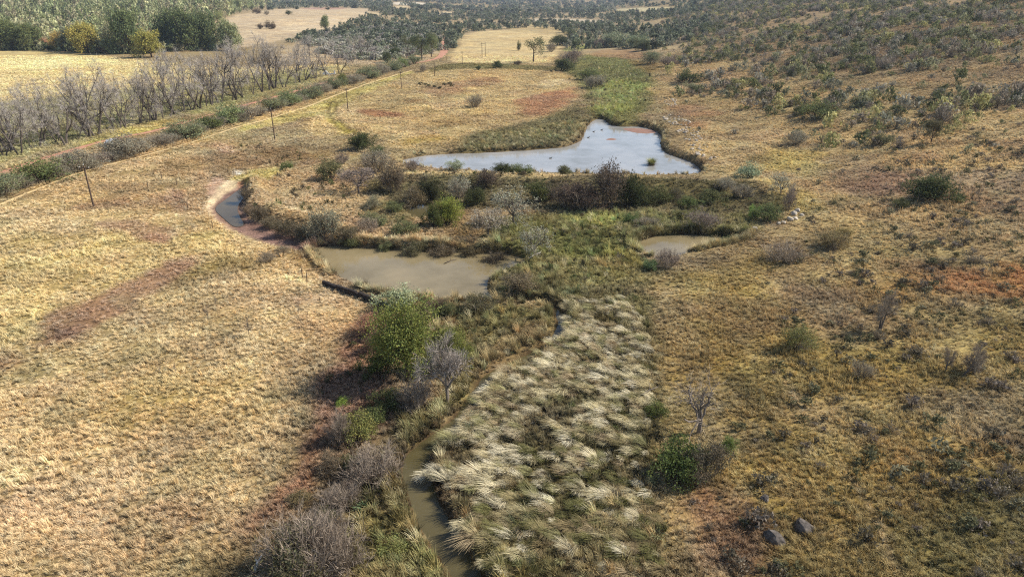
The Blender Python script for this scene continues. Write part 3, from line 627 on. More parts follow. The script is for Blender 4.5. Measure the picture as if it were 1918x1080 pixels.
for k in range(6):
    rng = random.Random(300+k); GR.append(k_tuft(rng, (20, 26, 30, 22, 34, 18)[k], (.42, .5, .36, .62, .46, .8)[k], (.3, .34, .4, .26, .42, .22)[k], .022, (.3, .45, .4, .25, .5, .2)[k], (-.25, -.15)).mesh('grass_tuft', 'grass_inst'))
REED = []
for k in range(4):
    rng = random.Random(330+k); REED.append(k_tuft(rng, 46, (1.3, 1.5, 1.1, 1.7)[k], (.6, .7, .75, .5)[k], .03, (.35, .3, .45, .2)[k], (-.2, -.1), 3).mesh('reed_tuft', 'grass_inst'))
TUS = []
for k in range(8):
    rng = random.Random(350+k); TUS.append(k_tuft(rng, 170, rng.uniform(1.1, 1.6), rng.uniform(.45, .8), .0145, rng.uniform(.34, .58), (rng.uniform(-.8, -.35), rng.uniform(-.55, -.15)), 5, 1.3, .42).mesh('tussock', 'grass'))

# ------------------------------------------------------------------ scattering of uncountable cover
def scatter(name, pts, meshes, idx, rot, scl, cols, label):
    """one object of kind stuff: points that carry instanced meshes (geometry nodes), colours taken per point"""
    n = len(pts); me = bpy.data.meshes.new(name); me.vertices.add(n); me.vertices.foreach_set('co', np.asarray(pts, np.float32).ravel())
    def attr(nm, ty, key, arr): me.attributes.new(nm, ty, 'POINT').data.foreach_set(key, np.ascontiguousarray(arr).ravel())
    attr('idx', 'INT', 'value', np.asarray(idx, np.int32)); attr('rot', 'FLOAT_VECTOR', 'vector', np.asarray(rot, np.float32)); attr('scl', 'FLOAT_VECTOR', 'vector', np.asarray(scl, np.float32))
    attr('tcol', 'FLOAT_COLOR', 'color', np.c_[np.asarray(cols, np.float32), np.ones(n, np.float32)].astype(np.float32))
    o = put(name, me); tag(o, label, None, None, 'stuff')
    c = bpy.data.collections.new(name+'_source')
    for k, m in enumerate(meshes): c.objects.link(bpy.data.objects.new('%s_src_%02d' % (name, k), m))
    ng = bpy.data.node_groups.new(name+'_nodes', 'GeometryNodeTree'); ng.interface.new_socket('Geometry', in_out='INPUT', socket_type='NodeSocketGeometry'); ng.interface.new_socket('Geometry', in_out='OUTPUT', socket_type='NodeSocketGeometry')
    N, L = ng.nodes.new, ng.links.new; gi, go = N('NodeGroupInput'), N('NodeGroupOutput'); ci = N('GeometryNodeCollectionInfo')
    ci.inputs['Collection'].default_value = c; ci.inputs['Separate Children'].default_value = True; ci.inputs['Reset Children'].default_value = True
    ip = N('GeometryNodeInstanceOnPoints'); L(gi.outputs[0], ip.inputs['Points']); L(ci.outputs[0], ip.inputs['Instance']); ip.inputs['Pick Instance'].default_value = True
    def na(nm, ty):
        a = N('GeometryNodeInputNamedAttribute'); a.data_type = ty; a.inputs[0].default_value = nm; return a.outputs[0]
    L(na('idx', 'INT'), ip.inputs['Instance Index']); L(na('rot', 'FLOAT_VECTOR'), ip.inputs['Rotation']); L(na('scl', 'FLOAT_VECTOR'), ip.inputs['Scale'])
    L(ip.outputs[0], go.inputs[0]); md = o.modifiers.new('cover', 'NODES'); md.node_group = ng
    return o
RS = np.random.RandomState(11)
def fan(n, y0, y1, power=1.6, wid=.86, pad=16):
    """random ground points, thinning with distance like ground seen in perspective"""
    e = 2-power; t = RS.rand(n); y = (y0**e+t*(y1**e-y0**e))**(1/e); x = (RS.rand(n)*2-1)*(wid*y+pad); return x, y

def grass_cover():
    x, y = fan(720000, 22, 420, 1.45); col, h, de, wsd, z = cover(x, y)
    keep = (RS.rand(len(x)) < de*.95*(.35+.95*sstep(.32, .6, fbm(x, y, 3.2, 65)))*(.65+.6*fbm(x, y, 12, 69))) & (wsd > .3); x, y, col, h, wsd = x[keep], y[keep], col[keep], h[keep], wsd[keep]
    road = line([(a, b, w*1.4) for a, b, w in ROAD]).sd(x, y, 4); trk = line(TRACK).sd(x, y, 4); keep = (road > -.2) & ((trk > 0)); x, y, col, h = x[keep], y[keep], col[keep], h[keep]
    z = hgrid(x, y); n = len(x); d = np.hypot(x, y)
    s = (.75+.75*RS.rand(n)**1.5)*(1+np.clip(d-60, 0, 300)/330)*(.7+.6*fbm(x, y, 4, 61))*.68
    sz = s*h*(.55+.7*RS.rand(n))*(.6+.9*fbm(x, y, 11, 63))/(1+np.clip(d-60, 0, 300)/500)
    v = .84+.38*RS.rand(n); hue = RS.randn(n)*.05
    c = col*v[:, None]*np.stack([1+hue, np.ones(n), 1-1.5*hue], 1)*1.4
    dark = RS.rand(n) < .035+.15*sstep(.5, .7, fbm(x, y, 2.6, 67)); c[dark] *= .5
    rot = np.stack([RS.randn(n)*.12, RS.randn(n)*.12, RS.rand(n)*6.283*.35-1.1], 1)
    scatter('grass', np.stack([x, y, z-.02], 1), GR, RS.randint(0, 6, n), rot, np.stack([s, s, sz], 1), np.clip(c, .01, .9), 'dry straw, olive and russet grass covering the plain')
grass_cover()

def reeds():
    P = [poly(p, None, 1) for p in (
        [(650,1120),(665,940),(700,880),(740,870),(770,930),(800,1000),(845,1100)], [(735,850),(740,790),(840,750),(890,705),(905,715),(860,780),(800,830),(760,850)],
        [(780,570),(900,570),(1000,576),(1042,592),(1035,640),(960,672),(890,700),(850,660)], [(910,520),(960,498),(1040,520),(1120,560),(1200,580),(1225,640),(1100,600),(1050,575),(1000,562),(910,556)],
        [(860,270),(940,250),(1040,235),(1090,225),(1096,245),(1060,272),(960,284),(860,286)], [(1105,165),(1160,150),(1215,152),(1210,180),(1180,210),(1150,225),(1115,215)],
        [(880,970),(960,930),(1040,960),(1050,1060),(1000,1120),(900,1120)], [(980,440),(1100,400),(1190,395),(1300,405),(1190,440),(1180,500),(1080,550),(1000,520)], [(1195,440),(1240,430),(1300,430),(1360,438),(1300,440),(1240,442)],
        [(1110,120),(1190,125),(1220,150),(1150,150),(1105,165)], [(1060,960),(1200,900),(1240,1000),(1240,1120),(1080,1120)])]
    den = [1.6, 1.5, 1.2, 1.3, .7, .55, 1.3, .9, 1.2, .35, .5]; X, Y = [], []
    for S, dn in zip(P, den):
        a = (S.hi[0]-S.lo[0])*(S.hi[1]-S.lo[1]); n = int(a*dn); x = RS.uniform(S.lo[0], S.hi[0], n); y = RS.uniform(S.lo[1], S.hi[1], n); k = S.sd(x, y, 1) < RS.randn(n)*.4; X.append(x[k]); Y.append(y[k])
    # a reedy fringe round every shore
    for S in (W_pond, W_up, W_small, W_creek):
        n = 9000; x = RS.uniform(S.lo[0]-2, S.hi[0]+2, n); y = RS.uniform(S.lo[1]-2, S.hi[1]+2, n); sd = S.sd(x, y, 4); k = (sd > (.75 if S is W_creek else .2)) & (sd < 1.5) & (RS.rand(n) < (.4 if S is W_creek else .75)) & (fbm(x, y, 6, 77) > .38); X.append(x[k]); Y.append(y[k])
    x = np.concatenate(X); y = np.concatenate(Y); col, h, de, wsd, _ = cover(x, y); k = wsd > .35; x, y, col, h = x[k], y[k], col[k], h[k]; n = len(x)
    s = .6+.5*RS.rand(n); v = .8+.6*RS.rand(n); g = RS.randn(n)*.1
    c = col*v[:, None]*np.stack([1+g, 1.06-.2*g, .95-g], 1)*1.25; pale = RS.rand(n) < .12; c[pale] = lin((190,176,132))*v[pale][:, None]
    dk = RS.rand(n) < .15; c[dk] *= .5
    rot = np.stack([RS.randn(n)*.15, RS.randn(n)*.15, RS.rand(n)*6.283*.5-1.5], 1)
    scatter('reeds', np.stack([x, y, hgrid(x, y)-.03], 1), REED, RS.randint(0, 4, n), rot, np.stack([s, s, s*(.75+.4*RS.rand(n))], 1), np.clip(c, .01, .8), 'green and straw coloured reeds along creek, marsh and shores')
reeds()
# ------------------------------------------------------------------ PART 2
# ------------------------------------------------------------------ plants one can point at
PR = random.Random(5)
NAME = dict(snag='dead_tree', round='tree', leafy='bush', dense='bush', twiggy='bush', barebush='bush', mixed='bush', flat='thorn_tree', tree='tree', euc='tree', bare='bare_tree', dead='dead_tree', bigtree='tree', sapling='sapling')
CATS = dict(snag='tree', round='tree', flat='tree', tree='tree', euc='tree', bare='tree', dead='tree', bigtree='tree', sapling='sapling')
TW = lin((142,126,104))
def plant(kind, px, py, w, h, col, label, group=None, tw=None, name=None, cat=None, var=None):
    """base pixel, width and height in photo pixels (measured on the ground it stands on), sunlit leaf colour"""
    p = gp(px, py); k = mpp(p); wid = w*k; al = math.atan2(CAM_H-p.z, p.y); hgt = max(.42*wid, (h*k-.34*wid*math.sin(al))/math.cos(al)*1.02)
    rt = empty(name or NAME[kind], p, label, cat or CATS.get(kind, 'bush'), group, PR.uniform(0, 6.283))
    vs_ = VAR[kind]; v = vs_[PR.randrange(len(vs_)) if var is None else var]
    for nm, me in v:
        o = put(nm, me, rt); o.scale = (wid, wid, hgt)
        c = lin(col)*PR.uniform(.95, 1.05) if nm in ('foliage', 'crown') else (TW if tw is None else lin(tw))
        o.color = (*np.clip(c*LK, 0, .9), 1)
    return rt
LK = 1.2
G1, G2, G3, G4 = (120,124,84), (96,104,52), (78,84,44), (140,146,66)      # grey green, olive, dark, bright
GY, BR, PU, PA = (136,128,104), (104,88,64), (122,106,98), (160,158,130)  # grey, brown, purple grey, pale
ORD = ['first', 'second', 'third', 'fourth', 'fifth', 'sixth', 'seventh', 'eighth', 'ninth', 'tenth', 'eleventh', 'twelfth', 'thirteenth', 'fourteenth', 'fifteenth', 'sixteenth', 'seventeenth', 'eighteenth', 'nineteenth', 'twentieth']
ORD += ['twenty-'+o for o in ORD[:9]]+['thirtieth']+['thirty-'+o for o in ORD[:9]]+['fortieth']+['forty-'+o for o in ORD[:9]]+['fiftieth']
CN = {G1: 'grey-green', G2: 'olive', G3: 'dark green', G4: 'bright green', GY: 'grey', BR: 'brown', PU: 'purple-grey', PA: 'pale'}
# roadside hedge, left to right
HEDGE = [('mixed',12,362,66,44,G1),('leafy',72,342,84,42,G2),('mixed',148,320,72,46,GY),('twiggy',190,306,40,24,PU),('mixed',240,293,80,46,GY),('twiggy',300,272,46,26,GY),('leafy',345,260,62,40,G1),('leafy',392,242,46,30,G2),('leafy',425,232,62,40,(124,134,82)),
 ('twiggy',464,224,54,34,GY),('leafy',508,206,46,28,G1),('leafy',542,197,46,30,(124,134,82)),('leafy',580,185,46,28,G1),('mixed',600,176,30,22,GY),('leafy',626,167,36,24,G1),('dense',641,160,20,22,(104,108,44)),('mixed',662,157,30,18,GY),('leafy',688,147,42,24,G1),('mixed',712,140,30,22,GY),('leafy',737,131,36,20,G1),('leafy',757,126,26,20,(124,136,76)),('leafy',776,120,22,18,G1)]
HEDGE += [('mixed', (a[1]+b[1])/2, (a[2]+b[2])/2+1, (a[3]+b[3])*.3, (a[4]+b[4])*.3, GY) for a, b in zip(HEDGE[:-1], HEDGE[1:])]
HEDGE.sort(key=lambda q: q[1])
for i, (k, x, y, w, h, c) in enumerate(HEDGE):
    plant(k, x, y, w*1.25, h*1.0, c, '%s bush, %s from the left in the hedge along the red road' % (CN.get(c, 'bright green'), ORD[i]), 'hedge bushes along the red road')
# bare roadside trees, left to right
ROWT = [(20,284,80,104),(72,274,76,100),(108,266,74,104),(180,254,76,104),(226,242,70,96),(278,230,68,96),(318,219,66,94),(360,206,66,92),(386,200,64,90),(444,187,62,88),(504,169,56,80),(562,155,52,74),(8,292,90,118),(37,291,86,116),(62,280,70,96),(84,266,80,110),(124,271,84,120),(148,262,60,90),(166,256,80,120),(192,250,92,126),(216,241,60,92),(236,240,72,108),(262,232,64,100),(290,226,70,104),(306,222,60,96),(330,215,76,108),(346,210,64,98),(374,203,76,104),(396,197,60,90),(412,192,72,98),(432,190,72,96),(456,183,70,94),(474,178,56,80),(492,172,66,88),(515,166,62,84),(532,165,60,80),(552,158,50,72),(571,151,60,80),(592,148,56,74),(612,142,40,56),(637,139,48,62)]
for i, (x, y, w, h) in enumerate(sorted(ROWT)):
    plant('bare', x, y, w*PR.uniform(1.2, 1.9), h*PR.uniform(.9, 1.2), GY, 'leafless grey tree, %s from the left in the row beside the road' % ORD[i], 'bare trees along the road', (160,150,138), var=i*3 % 8)
BACK = [(340,182,46,60),(425,164,46,58),(508,145,42,52),(555,134,42,50),(25,262,50,66),(100,240,52,64),(182,220,50,60),(250,205,48,64),(318,186,44,60),(365,178,46,60),(404,168,46,56),(446,160,44,56),(486,150,44,54),(530,140,40,50),(578,128,44,50),(606,122,40,48),(660,118,44,46),(684,112,40,40)]
for i, (x, y, w, h) in enumerate(sorted(BACK)):
    plant('bare', x, y, w*PR.uniform(.9, 1.5), h*PR.uniform(.8, 1.2), GY, 'smaller leafless tree, %s from the left behind the roadside row' % ORD[i], 'bare trees behind the road row', (158,148,136))
# wood edge on the left, single trees
EDGE = [('round',165,99,50,50,(146,134,46),'round golden-yellow tree standing out from the wood edge'),('round',112,95,28,32,(164,138,56),'small yellow tree at the wood edge left of the golden one'),('round',284,108,50,46,(142,134,48),'broad yellow-green tree at the right end of the wood edge'),
 ('round',246,101,56,76,(96,106,60),'tall dark green tree behind the broad yellow-green tree'),('round',60,94,44,44,(100,106,56),'dark green round tree near the left end of the wood edge'),('leafy',87,93,18,20,(168,112,74),'small rust-coloured bush at the wood edge'),('round',8,94,56,58,(100,108,56),'olive tree cut by the left edge of the picture'),
 ('round',322,92,62,64,(88,96,54),'left dark tree of the three-crowned dark clump'),('round',352,94,70,66,(82,90,48),'middle dark tree of the three-crowned dark clump'),('round',386,92,58,62,(92,100,58),'right dark tree of the three-crowned dark clump'),('round',432,94,48,50,(126,130,84),'pale green tree right of the dark clump'),('euc',410,60,30,34,(120,124,70),'pale olive tree sticking up behind the dark clump'),
 ('round',214,99,40,48,(118,116,84),'grey-green tree between golden tree and tall dark tree'),('round',136,96,34,40,(104,106,76),'dull grey-green tree between the two yellow trees'),('round',30,94,36,46,(96,102,56),'mid green tree at the far left wood edge'),('leafy',190,99,18,12,(134,112,78),'low brown bush right of the golden tree'),('twiggy',132,96,16,24,PA,'pale leafless shrub beside the small yellow tree')]
for k, x, y, w, h, c, l in EDGE: plant(k, x, y, w*1.1, h*1.05, tuple(min(235, v*1.08) for v in c), l, 'trees at the wood edge')
# lone bushes of the far left pasture
PAST = [('leafy',450,29,18,9,BR),('leafy',415,36,22,9,G3),('leafy',482,38,19,10,BR),('leafy',492,28,11,9,G3),('leafy',557,27,11,6,G3),('leafy',542,42,15,9,G3),('leafy',488,57,14,10,BR),('leafy',506,57,21,15,BR),('twiggy',502,42,11,9,GY),('leafy',615,29,10,5,G3),('leafy',632,62,11,10,BR)]
for i, (k, x, y, w, h, c) in enumerate(sorted(PAST, key=lambda q: q[1])):
    plant(k, x, y, w, h, c, 'small %s bush, %s from the left on the far pale pasture' % (CN[c], ORD[i]), 'bushes on the far pasture')
plant('round', 610, 58, 20, 26, (122,130,78), 'lone green tree at the right end of the far pasture')
# middle distance
MID = [('euc',999,117,54,46,(88,94,58),'tall dark open-crowned tree in the straw field beyond the triangle field'),('leafy',972,95,9,18,(104,104,60),'narrow upright bush left of the tall dark tree'),('dense',1046,85,44,18,G3,'low spreading dark green bush at the far straw field edge'),('leafy',1073,77,34,24,(92,96,62),'rounded dark bush at the corner of the far straw field'),
 ('twiggy',1032,97,24,18,GY,'small grey bush touching the tall dark tree'),('twiggy',1072,120,52,32,PU,'large purple-grey bare bush at the head of the marsh'),('dense',1054,133,48,24,G3,'dark green bush in front of the purple-grey bush'),('leafy',1103,150,42,22,G2,'olive bush on the marsh edge above the grey dome'),('mixed',1113,165,40,24,GY,'dome-shaped grey-green bush at the marsh edge'),
 ('leafy',970,122,17,9,BR,'tiny brown bush on the ditch below the tall tree'),('dense',932,127,28,13,G3,'dark green bush in the ditch across the field'),('leafy',896,131,12,9,G3,'tiny dark bush left of the ditch bush'),('twiggy',1124,90,32,20,PU,'grey bare bush at the left of the pale thicket'),('leafy',1152,88,56,28,(136,142,104),'pale green bush in the middle of the far thicket'),
 ('leafy',1188,90,54,26,(130,138,98),'pale green bush right of middle in the far thicket'),('dense',1206,95,44,20,(82,88,56),'dark bush under the right end of the pale thicket'),('mixed',1222,120,44,24,G1,'grey-green bush beyond the marsh on the right'),('twiggy',1253,124,38,20,PU,'purple-grey bare bush right of the grey-green one'),('twiggy',890,201,38,26,GY,'lone grey bush in the middle of the triangle field'),
 ('dense',675,281,62,36,(74,80,40),'dark green bush at the bottom corner of the triangle field'),('leafy',708,290,30,20,G2,'olive bush right of the dark green corner bush'),('euc',790,112,54,48,(84,90,48),'dark green tall tree beside the far bend of the road'),('euc',765,108,34,40,(96,98,60),'olive tree left of the tall tree at the bend'),('tree',808,108,34,42,(118,124,78),'paler tree right of the tall tree at the bend'),
 ('twiggy',792,135,14,16,GY,'small grey bush below the trees at the bend'),('leafy',740,108,24,22,G2,'round olive bush among the bare trees near the bend'),('dense',724,118,20,22,G3,'dark bush at the right end of the bare trees'),('leafy',1290,155,54,20,G3,'dark green low bush on the slope right of the marsh'),('mixed',1300,172,36,14,G1,'grey low bush under the dark slope bush')]
for k, x, y, w, h, c, l in MID: plant(k, x, y, w, h, c, l)
# bushes on and below the dam, each told by its neighbours
DAMB = [('leafy',620,336,50,44,(110,106,64),'olive bush at the left end of the dam'),('flat',672,362,80,52,PU,'spreading grey thorn tree at the left end of the dam'),('twiggy',704,322,64,46,GY,'grey bare bush on the pond shore left of the dam crest'),('twiggy',642,306,34,30,PU,'purple-grey bare bush above the olive bush at the dam end'),('twiggy',774,320,38,24,PU,'small purple-grey bush on the dam crest by the reservoir'),('leafy',855,319,34,20,(146,152,116),'small silvery round bush on the reservoir shore'),
 ('mixed',738,360,64,54,BR,'big brown bush on the left part of the dam slope'),('mixed',776,382,72,58,(108,94,62),'big brown-olive bush standing forward on the left dam slope'),('dense',808,376,44,50,(70,70,40),'dark bush left of the grey one on the dam slope'),('twiggy',862,370,54,44,PA,'pale grey bare bush on the dam slope'),('mixed',915,352,62,42,(86,72,56),'dark brown bush on the dam above the thorn trees'),('dense',944,330,44,24,(76,80,44),'dark green bush breaking the reservoir shoreline'),('leafy',975,332,46,22,G2,'olive bush right of the dark shoreline bush'),
 ('dense',892,384,46,42,(72,76,40),'dark green bush behind the bright green tree'),('leafy',1008,380,54,50,(88,92,46),'olive bush on the middle of the dam slope'),('mixed',1036,376,48,46,(92,84,54),'brown-olive bush in the middle of the dam slope'),('leafy',1057,328,34,18,(96,96,56),'small olive bush on the crest above the tall brown bushes'),('mixed',1066,390,64,74,(92,76,62),'left of the three tall brown bushes on the dam'),('mixed',1096,394,72,78,(86,70,58),'middle of the three tall brown bushes on the dam'),('mixed',1136,388,66,74,(96,80,64),'right of the three tall brown bushes on the dam'),
 ('dense',1174,385,62,58,(66,72,38),'dark green bush right of the three tall brown bushes'),('dense',1202,384,52,50,(74,78,40),'second dark green bush right of the brown bushes'),('leafy',1234,382,54,44,(88,90,46),'olive bush on the right part of the dam'),('mixed',1262,378,48,40,(96,88,56),'brown-olive bush on the right part of the dam'),('leafy',1288,388,54,32,(92,104,50),'low green bush in front of the right dam bushes'),('leafy',1328,380,54,38,(96,98,54),'rounded olive bush near the right end of the dam'),('mixed',1356,360,44,30,GY,'grey bush at the right end of the dam crest'),
 ('twiggy',1386,370,54,32,GY,'grey bare bush left of the silvery bush'),('leafy',1402,334,56,30,(136,146,108),'silvery green bush at the right corner of the reservoir'),('flat',1462,366,62,46,PA,'pale grey thorn tree at the far right of the dam'),('twiggy',1315,428,62,46,PU,'purple-grey bare bush above the small pool'),('twiggy',1210,424,44,24,GY,'low grey bush left of the purple-grey bush'),('leafy',1434,412,56,40,(98,106,58),'green bush beside the pale rocks'),('twiggy',1478,394,34,44,PU,'grey upright bush behind the pale rocks'),
 ('leafy',1412,410,28,34,(122,146,58),'bright green upright bush near the pale rocks'),('leafy',1376,442,44,22,(80,86,48),'low dark bush at the right tip of the small pool'),('leafy',1276,410,36,22,(98,98,56),'small olive bush in front of the dam centre right'),('leafy',1180,418,34,20,(90,108,54),'small green bush in the marsh left of the pool'),('mixed',700,388,44,24,(136,130,96),'pale scrubby bush on the grassy island'),('leafy',742,396,46,22,(104,108,62),'low olive bush left of the puddle')]
for k, x, y, w, h, c, l in DAMB: plant(k, x, y, w*PR.uniform(.85, 1.2), h*PR.uniform(.7, 1.2), c, l)
ISL = [('dense',838,420,58,56,(132,136,42),'bright yellow-green tree on the island'),('dense',812,424,44,44,(84,90,38),'dark left half of the green clump on the island'),('flat',962,420,92,78,PA,'tall pale grey thorn tree right of the bright green tree'),('flat',914,446,80,62,(158,146,124),'pale brown thorn tree on the pond bank'),('flat',1000,482,74,70,PA,'pale thorn tree with whitish trunk at the pond corner'),('mixed',614,448,88,66,(126,122,96),'large grey-olive bush on the steep channel bank'),
 ('mixed',570,446,54,34,(104,94,66),'low brown bush at the left foot of the channel-bank bush'),('leafy',660,458,40,22,(96,98,56),'low green bush on the pond edge right of the bank bush'),('leafy',720,462,46,22,(104,106,64),'low olive bush on the back shore of the muddy pond'),('twiggy',690,436,46,34,(150,132,110),'tan bare bush on the island above the pond'),('leafy',538,318,26,18,(100,112,54),'small green bush at the top of the channel bank'),('leafy',880,470,54,18,(96,84,54),'brown low bush overhanging the back shore of the pond'),
 ('mixed',470,402,34,22,(132,108,78),'brown scrub on the lip of the channel bank'),('mixed',512,424,48,26,(110,98,70),'dark scrub above the drained channel'),('mixed',462,378,34,26,(96,82,58),'dark scrub at the bend of the channel bank'),('mixed',486,412,44,30,(92,80,56),'dark brown scrub halfway along the channel bank'),('mixed',540,438,54,34,(86,78,54),'dark scrub on the bank left of the large grey-olive bush'),('mixed',650,452,50,30,(100,90,62),'brown scrub where the channel bank meets the pond'),('mixed',780,468,60,24,(92,88,54),'dark olive scrub on the back shore of the pond'),('mixed',830,470,56,24,(98,84,56),'brown scrub on the back shore right of the olive scrub'),('mixed',930,480,60,28,(86,74,54),'dark scrub at the right end of the back shore'),('leafy',760,440,60,34,(108,110,66),'olive bush on the island below the bright green tree'),('leafy',700,420,54,28,(116,118,74),'pale olive bush in the middle of the island')]
for k, x, y, w, h, c, l in ISL: plant(k, x, y, w, h, c, l)
RGT = [('barebush',1466,487,84,44,PU,'dense purple-grey bare dome bush right of the small pool'),('mixed',1556,462,66,36,(128,112,66),'olive-grey dome bush right of the purple-grey one'),('mixed',1582,446,40,24,(150,130,64),'small yellowish bush behind the olive-grey dome'),('twiggy',1250,502,56,42,PU,'grey bare bush in front of the small pool'),('leafy',1216,506,40,24,(104,122,72),'small green bush left of the grey one before the pool'),('mixed',1488,656,80,56,(120,118,58),'olive dome bush casting a dark shadow on the right slope'),
 ('sapling',1646,620,52,80,GY,'small leafless tree standing alone on the right slope'),('twiggy',1612,708,50,40,GY,'grey spiky bush below the small leafless tree'),('sapling',1800,704,60,66,GY,'leafless multi-stem thicket tree near the right edge'),('sapling',1826,700,44,58,GY,'leafless stem right of the multi-stem thicket tree'),('sapling',1772,696,30,50,GY,'thin leafless stem left of the multi-stem thicket tree'),('snag',1308,812,130,128,GY,'gnarled dead tree rising behind the dark foreground bush'),
 ('dense',1268,892,116,84,(88,100,44),'dark green bush in front of the dead tree'),('mixed',1322,896,112,84,(100,90,68),'grey-brown bush right of the dark green one'),('leafy',1276,866,60,30,(112,132,50),'bright green shoots on top of the dark green bush'),('leafy',1362,850,34,40,(106,122,54),'small bright green sapling bush right of the dead tree'),('dense',1746,374,110,44,(76,82,42),'low dark green thicket on the right slope'),('leafy',1690,392,40,24,(92,92,52),'low olive bush left of the dark green thicket'),('tree',1744,268,34,44,(98,92,60),'small leaning tree on the right slope'),('mixed',1490,270,46,28,GY,'grey dome bush on the bare slope'),('leafy',1646,272,56,22,(104,102,66),'low olive bush on the bare slope'),
 ('leafy',1530,222,80,28,(98,104,56),'long green bush at the foot of the dense hillside scrub'),('leafy',1500,215,40,22,G3,'dark bush left of the long green bush')]
for k, x, y, w, h, c, l in RGT: plant(k, x, y, w, h, c, l)
NEAR = [('bigtree',764,716,128,164,(112,118,46),'large bright green willow beside the creek'),('bigtree',840,694,92,88,(112,114,46),'smaller green tree behind the bare tree'),('dead',838,760,104,140,(110,96,90),'bare grey tree with straight pale trunk before the willow'),('barebush',778,768,78,72,PU,'purple-grey bare bush left of the bare tree'),('leafy',668,822,80,60,(120,118,54),'yellow-green bush near the bend of the creek'),('leafy',640,760,28,20,(132,152,44),'tiny bright green bush at the field edge'),('barebush',640,830,52,70,(140,128,124),'upright grey bare bush left of the yellow-green bush'),
 ('barebush',705,900,120,84,(146,130,120),'wide grey-brown bare bush on the creek bend'),('barebush',640,950,90,60,(130,112,98),'low brown bare bush above the large corner bush'),('barebush',575,1082,190,140,(124,108,90),'large grey-brown bare bush at the bottom left'),('mixed',556,1086,170,116,(96,92,60),'dark olive bush inside the large bottom-left bare bush'),('barebush',640,1070,120,104,(142,128,110),'paler bare bush touching the large bottom-left one'),('leafy',748,578,84,54,(150,156,112),'feathery pale green bush at the near corner of the muddy pond'),('mixed',694,628,66,48,(150,104,72),'rusty red-brown bush left of the willow'),('leafy',840,590,40,30,(92,96,56),'dark low bush on the near shore of the pond'),
 ('leafy',720,700,70,60,(84,92,40),'dark low bush in the willow shade'),('leafy',610,975,44,30,(104,108,52),'low olive bush among the bare bushes'),('twiggy',500,490,40,24,(120,108,84),'low dry bush left of the muddy pond'),('twiggy',530,476,30,22,(120,112,80),'small dry bush at the mouth of the drained channel'),('leafy',1230,780,50,36,(96,104,44),'low green bush at the right edge of the tussock flat'),('leafy',735,1040,60,40,(130,132,66),'round grass-green bush at the bottom beside the creek'),('mixed',700,660,60,44,(104,84,58),'dark brown scrub between the rusty bush and the willow'),('leafy',800,700,60,44,(90,92,46),'dark bush under the right side of the willow'),('leafy',730,760,70,44,(92,96,50),'dark low bush below the willow shade'),('leafy',700,790,50,34,(100,108,54),'low green bush below the rusty ground'),('mixed',620,880,70,44,(112,96,70),'brown scrub left of the wide grey-brown bush'),('leafy',660,880,50,36,(98,98,56),'dark olive bush in front of the upright grey bush'),('mixed',900,582,80,34,(96,90,58),'brown-olive scrub on the near shore of the pond'),('mixed',820,580,54,30,(110,92,62),'brown scrub behind the willow by the pond'),('mixed',975,545,80,30,(110,96,66),'dark scrub mound on the point beside the pond'),('barebush',600,1000,90,60,(126,108,88),'low brown bare bush above the bottom-left bush'),('leafy',560,940,50,26,(118,104,66),'low dry bush at the field edge above the bottom-left bush')]
for k, x, y, w, h, c, l in NEAR: plant(k, x, y, w, h, c, l, var=1 if k == 'dead' else None, tw=(136,120,102) if k == 'barebush' else (150,138,126) if k == 'dead' else None)
SAPL = [(467,629,22,44),(390,600,14,34),(405,572,10,22),(560,585,12,26),(330,700,10,26),(300,700,10,24),(1395,985,26,50),(1870,905,30,44)]
for i, (x, y, w, h) in enumerate(SAPL):
    plant('snag', x, y, w, h, BR, name='sapling', cat='sapling', label=('tiny bare sapling in the left field, %s from the left' % ORD[i] if i < 6 else ('thin bare twig standing among the russet grass', 'thin bare twig near the right edge')[i-6]), tw=(92,78,66))
for i, (x, y) in enumerate([(788,158),(797,160),(804,162),(814,164),(824,166),(832,160),(842,158),(846,162)]):
    o = plant('leafy', x, y, 11, 5, (80,78,46), 'tiny dark shrub, %s from the left in the row on the triangle field' % ORD[i], 'row of tiny dark shrubs')

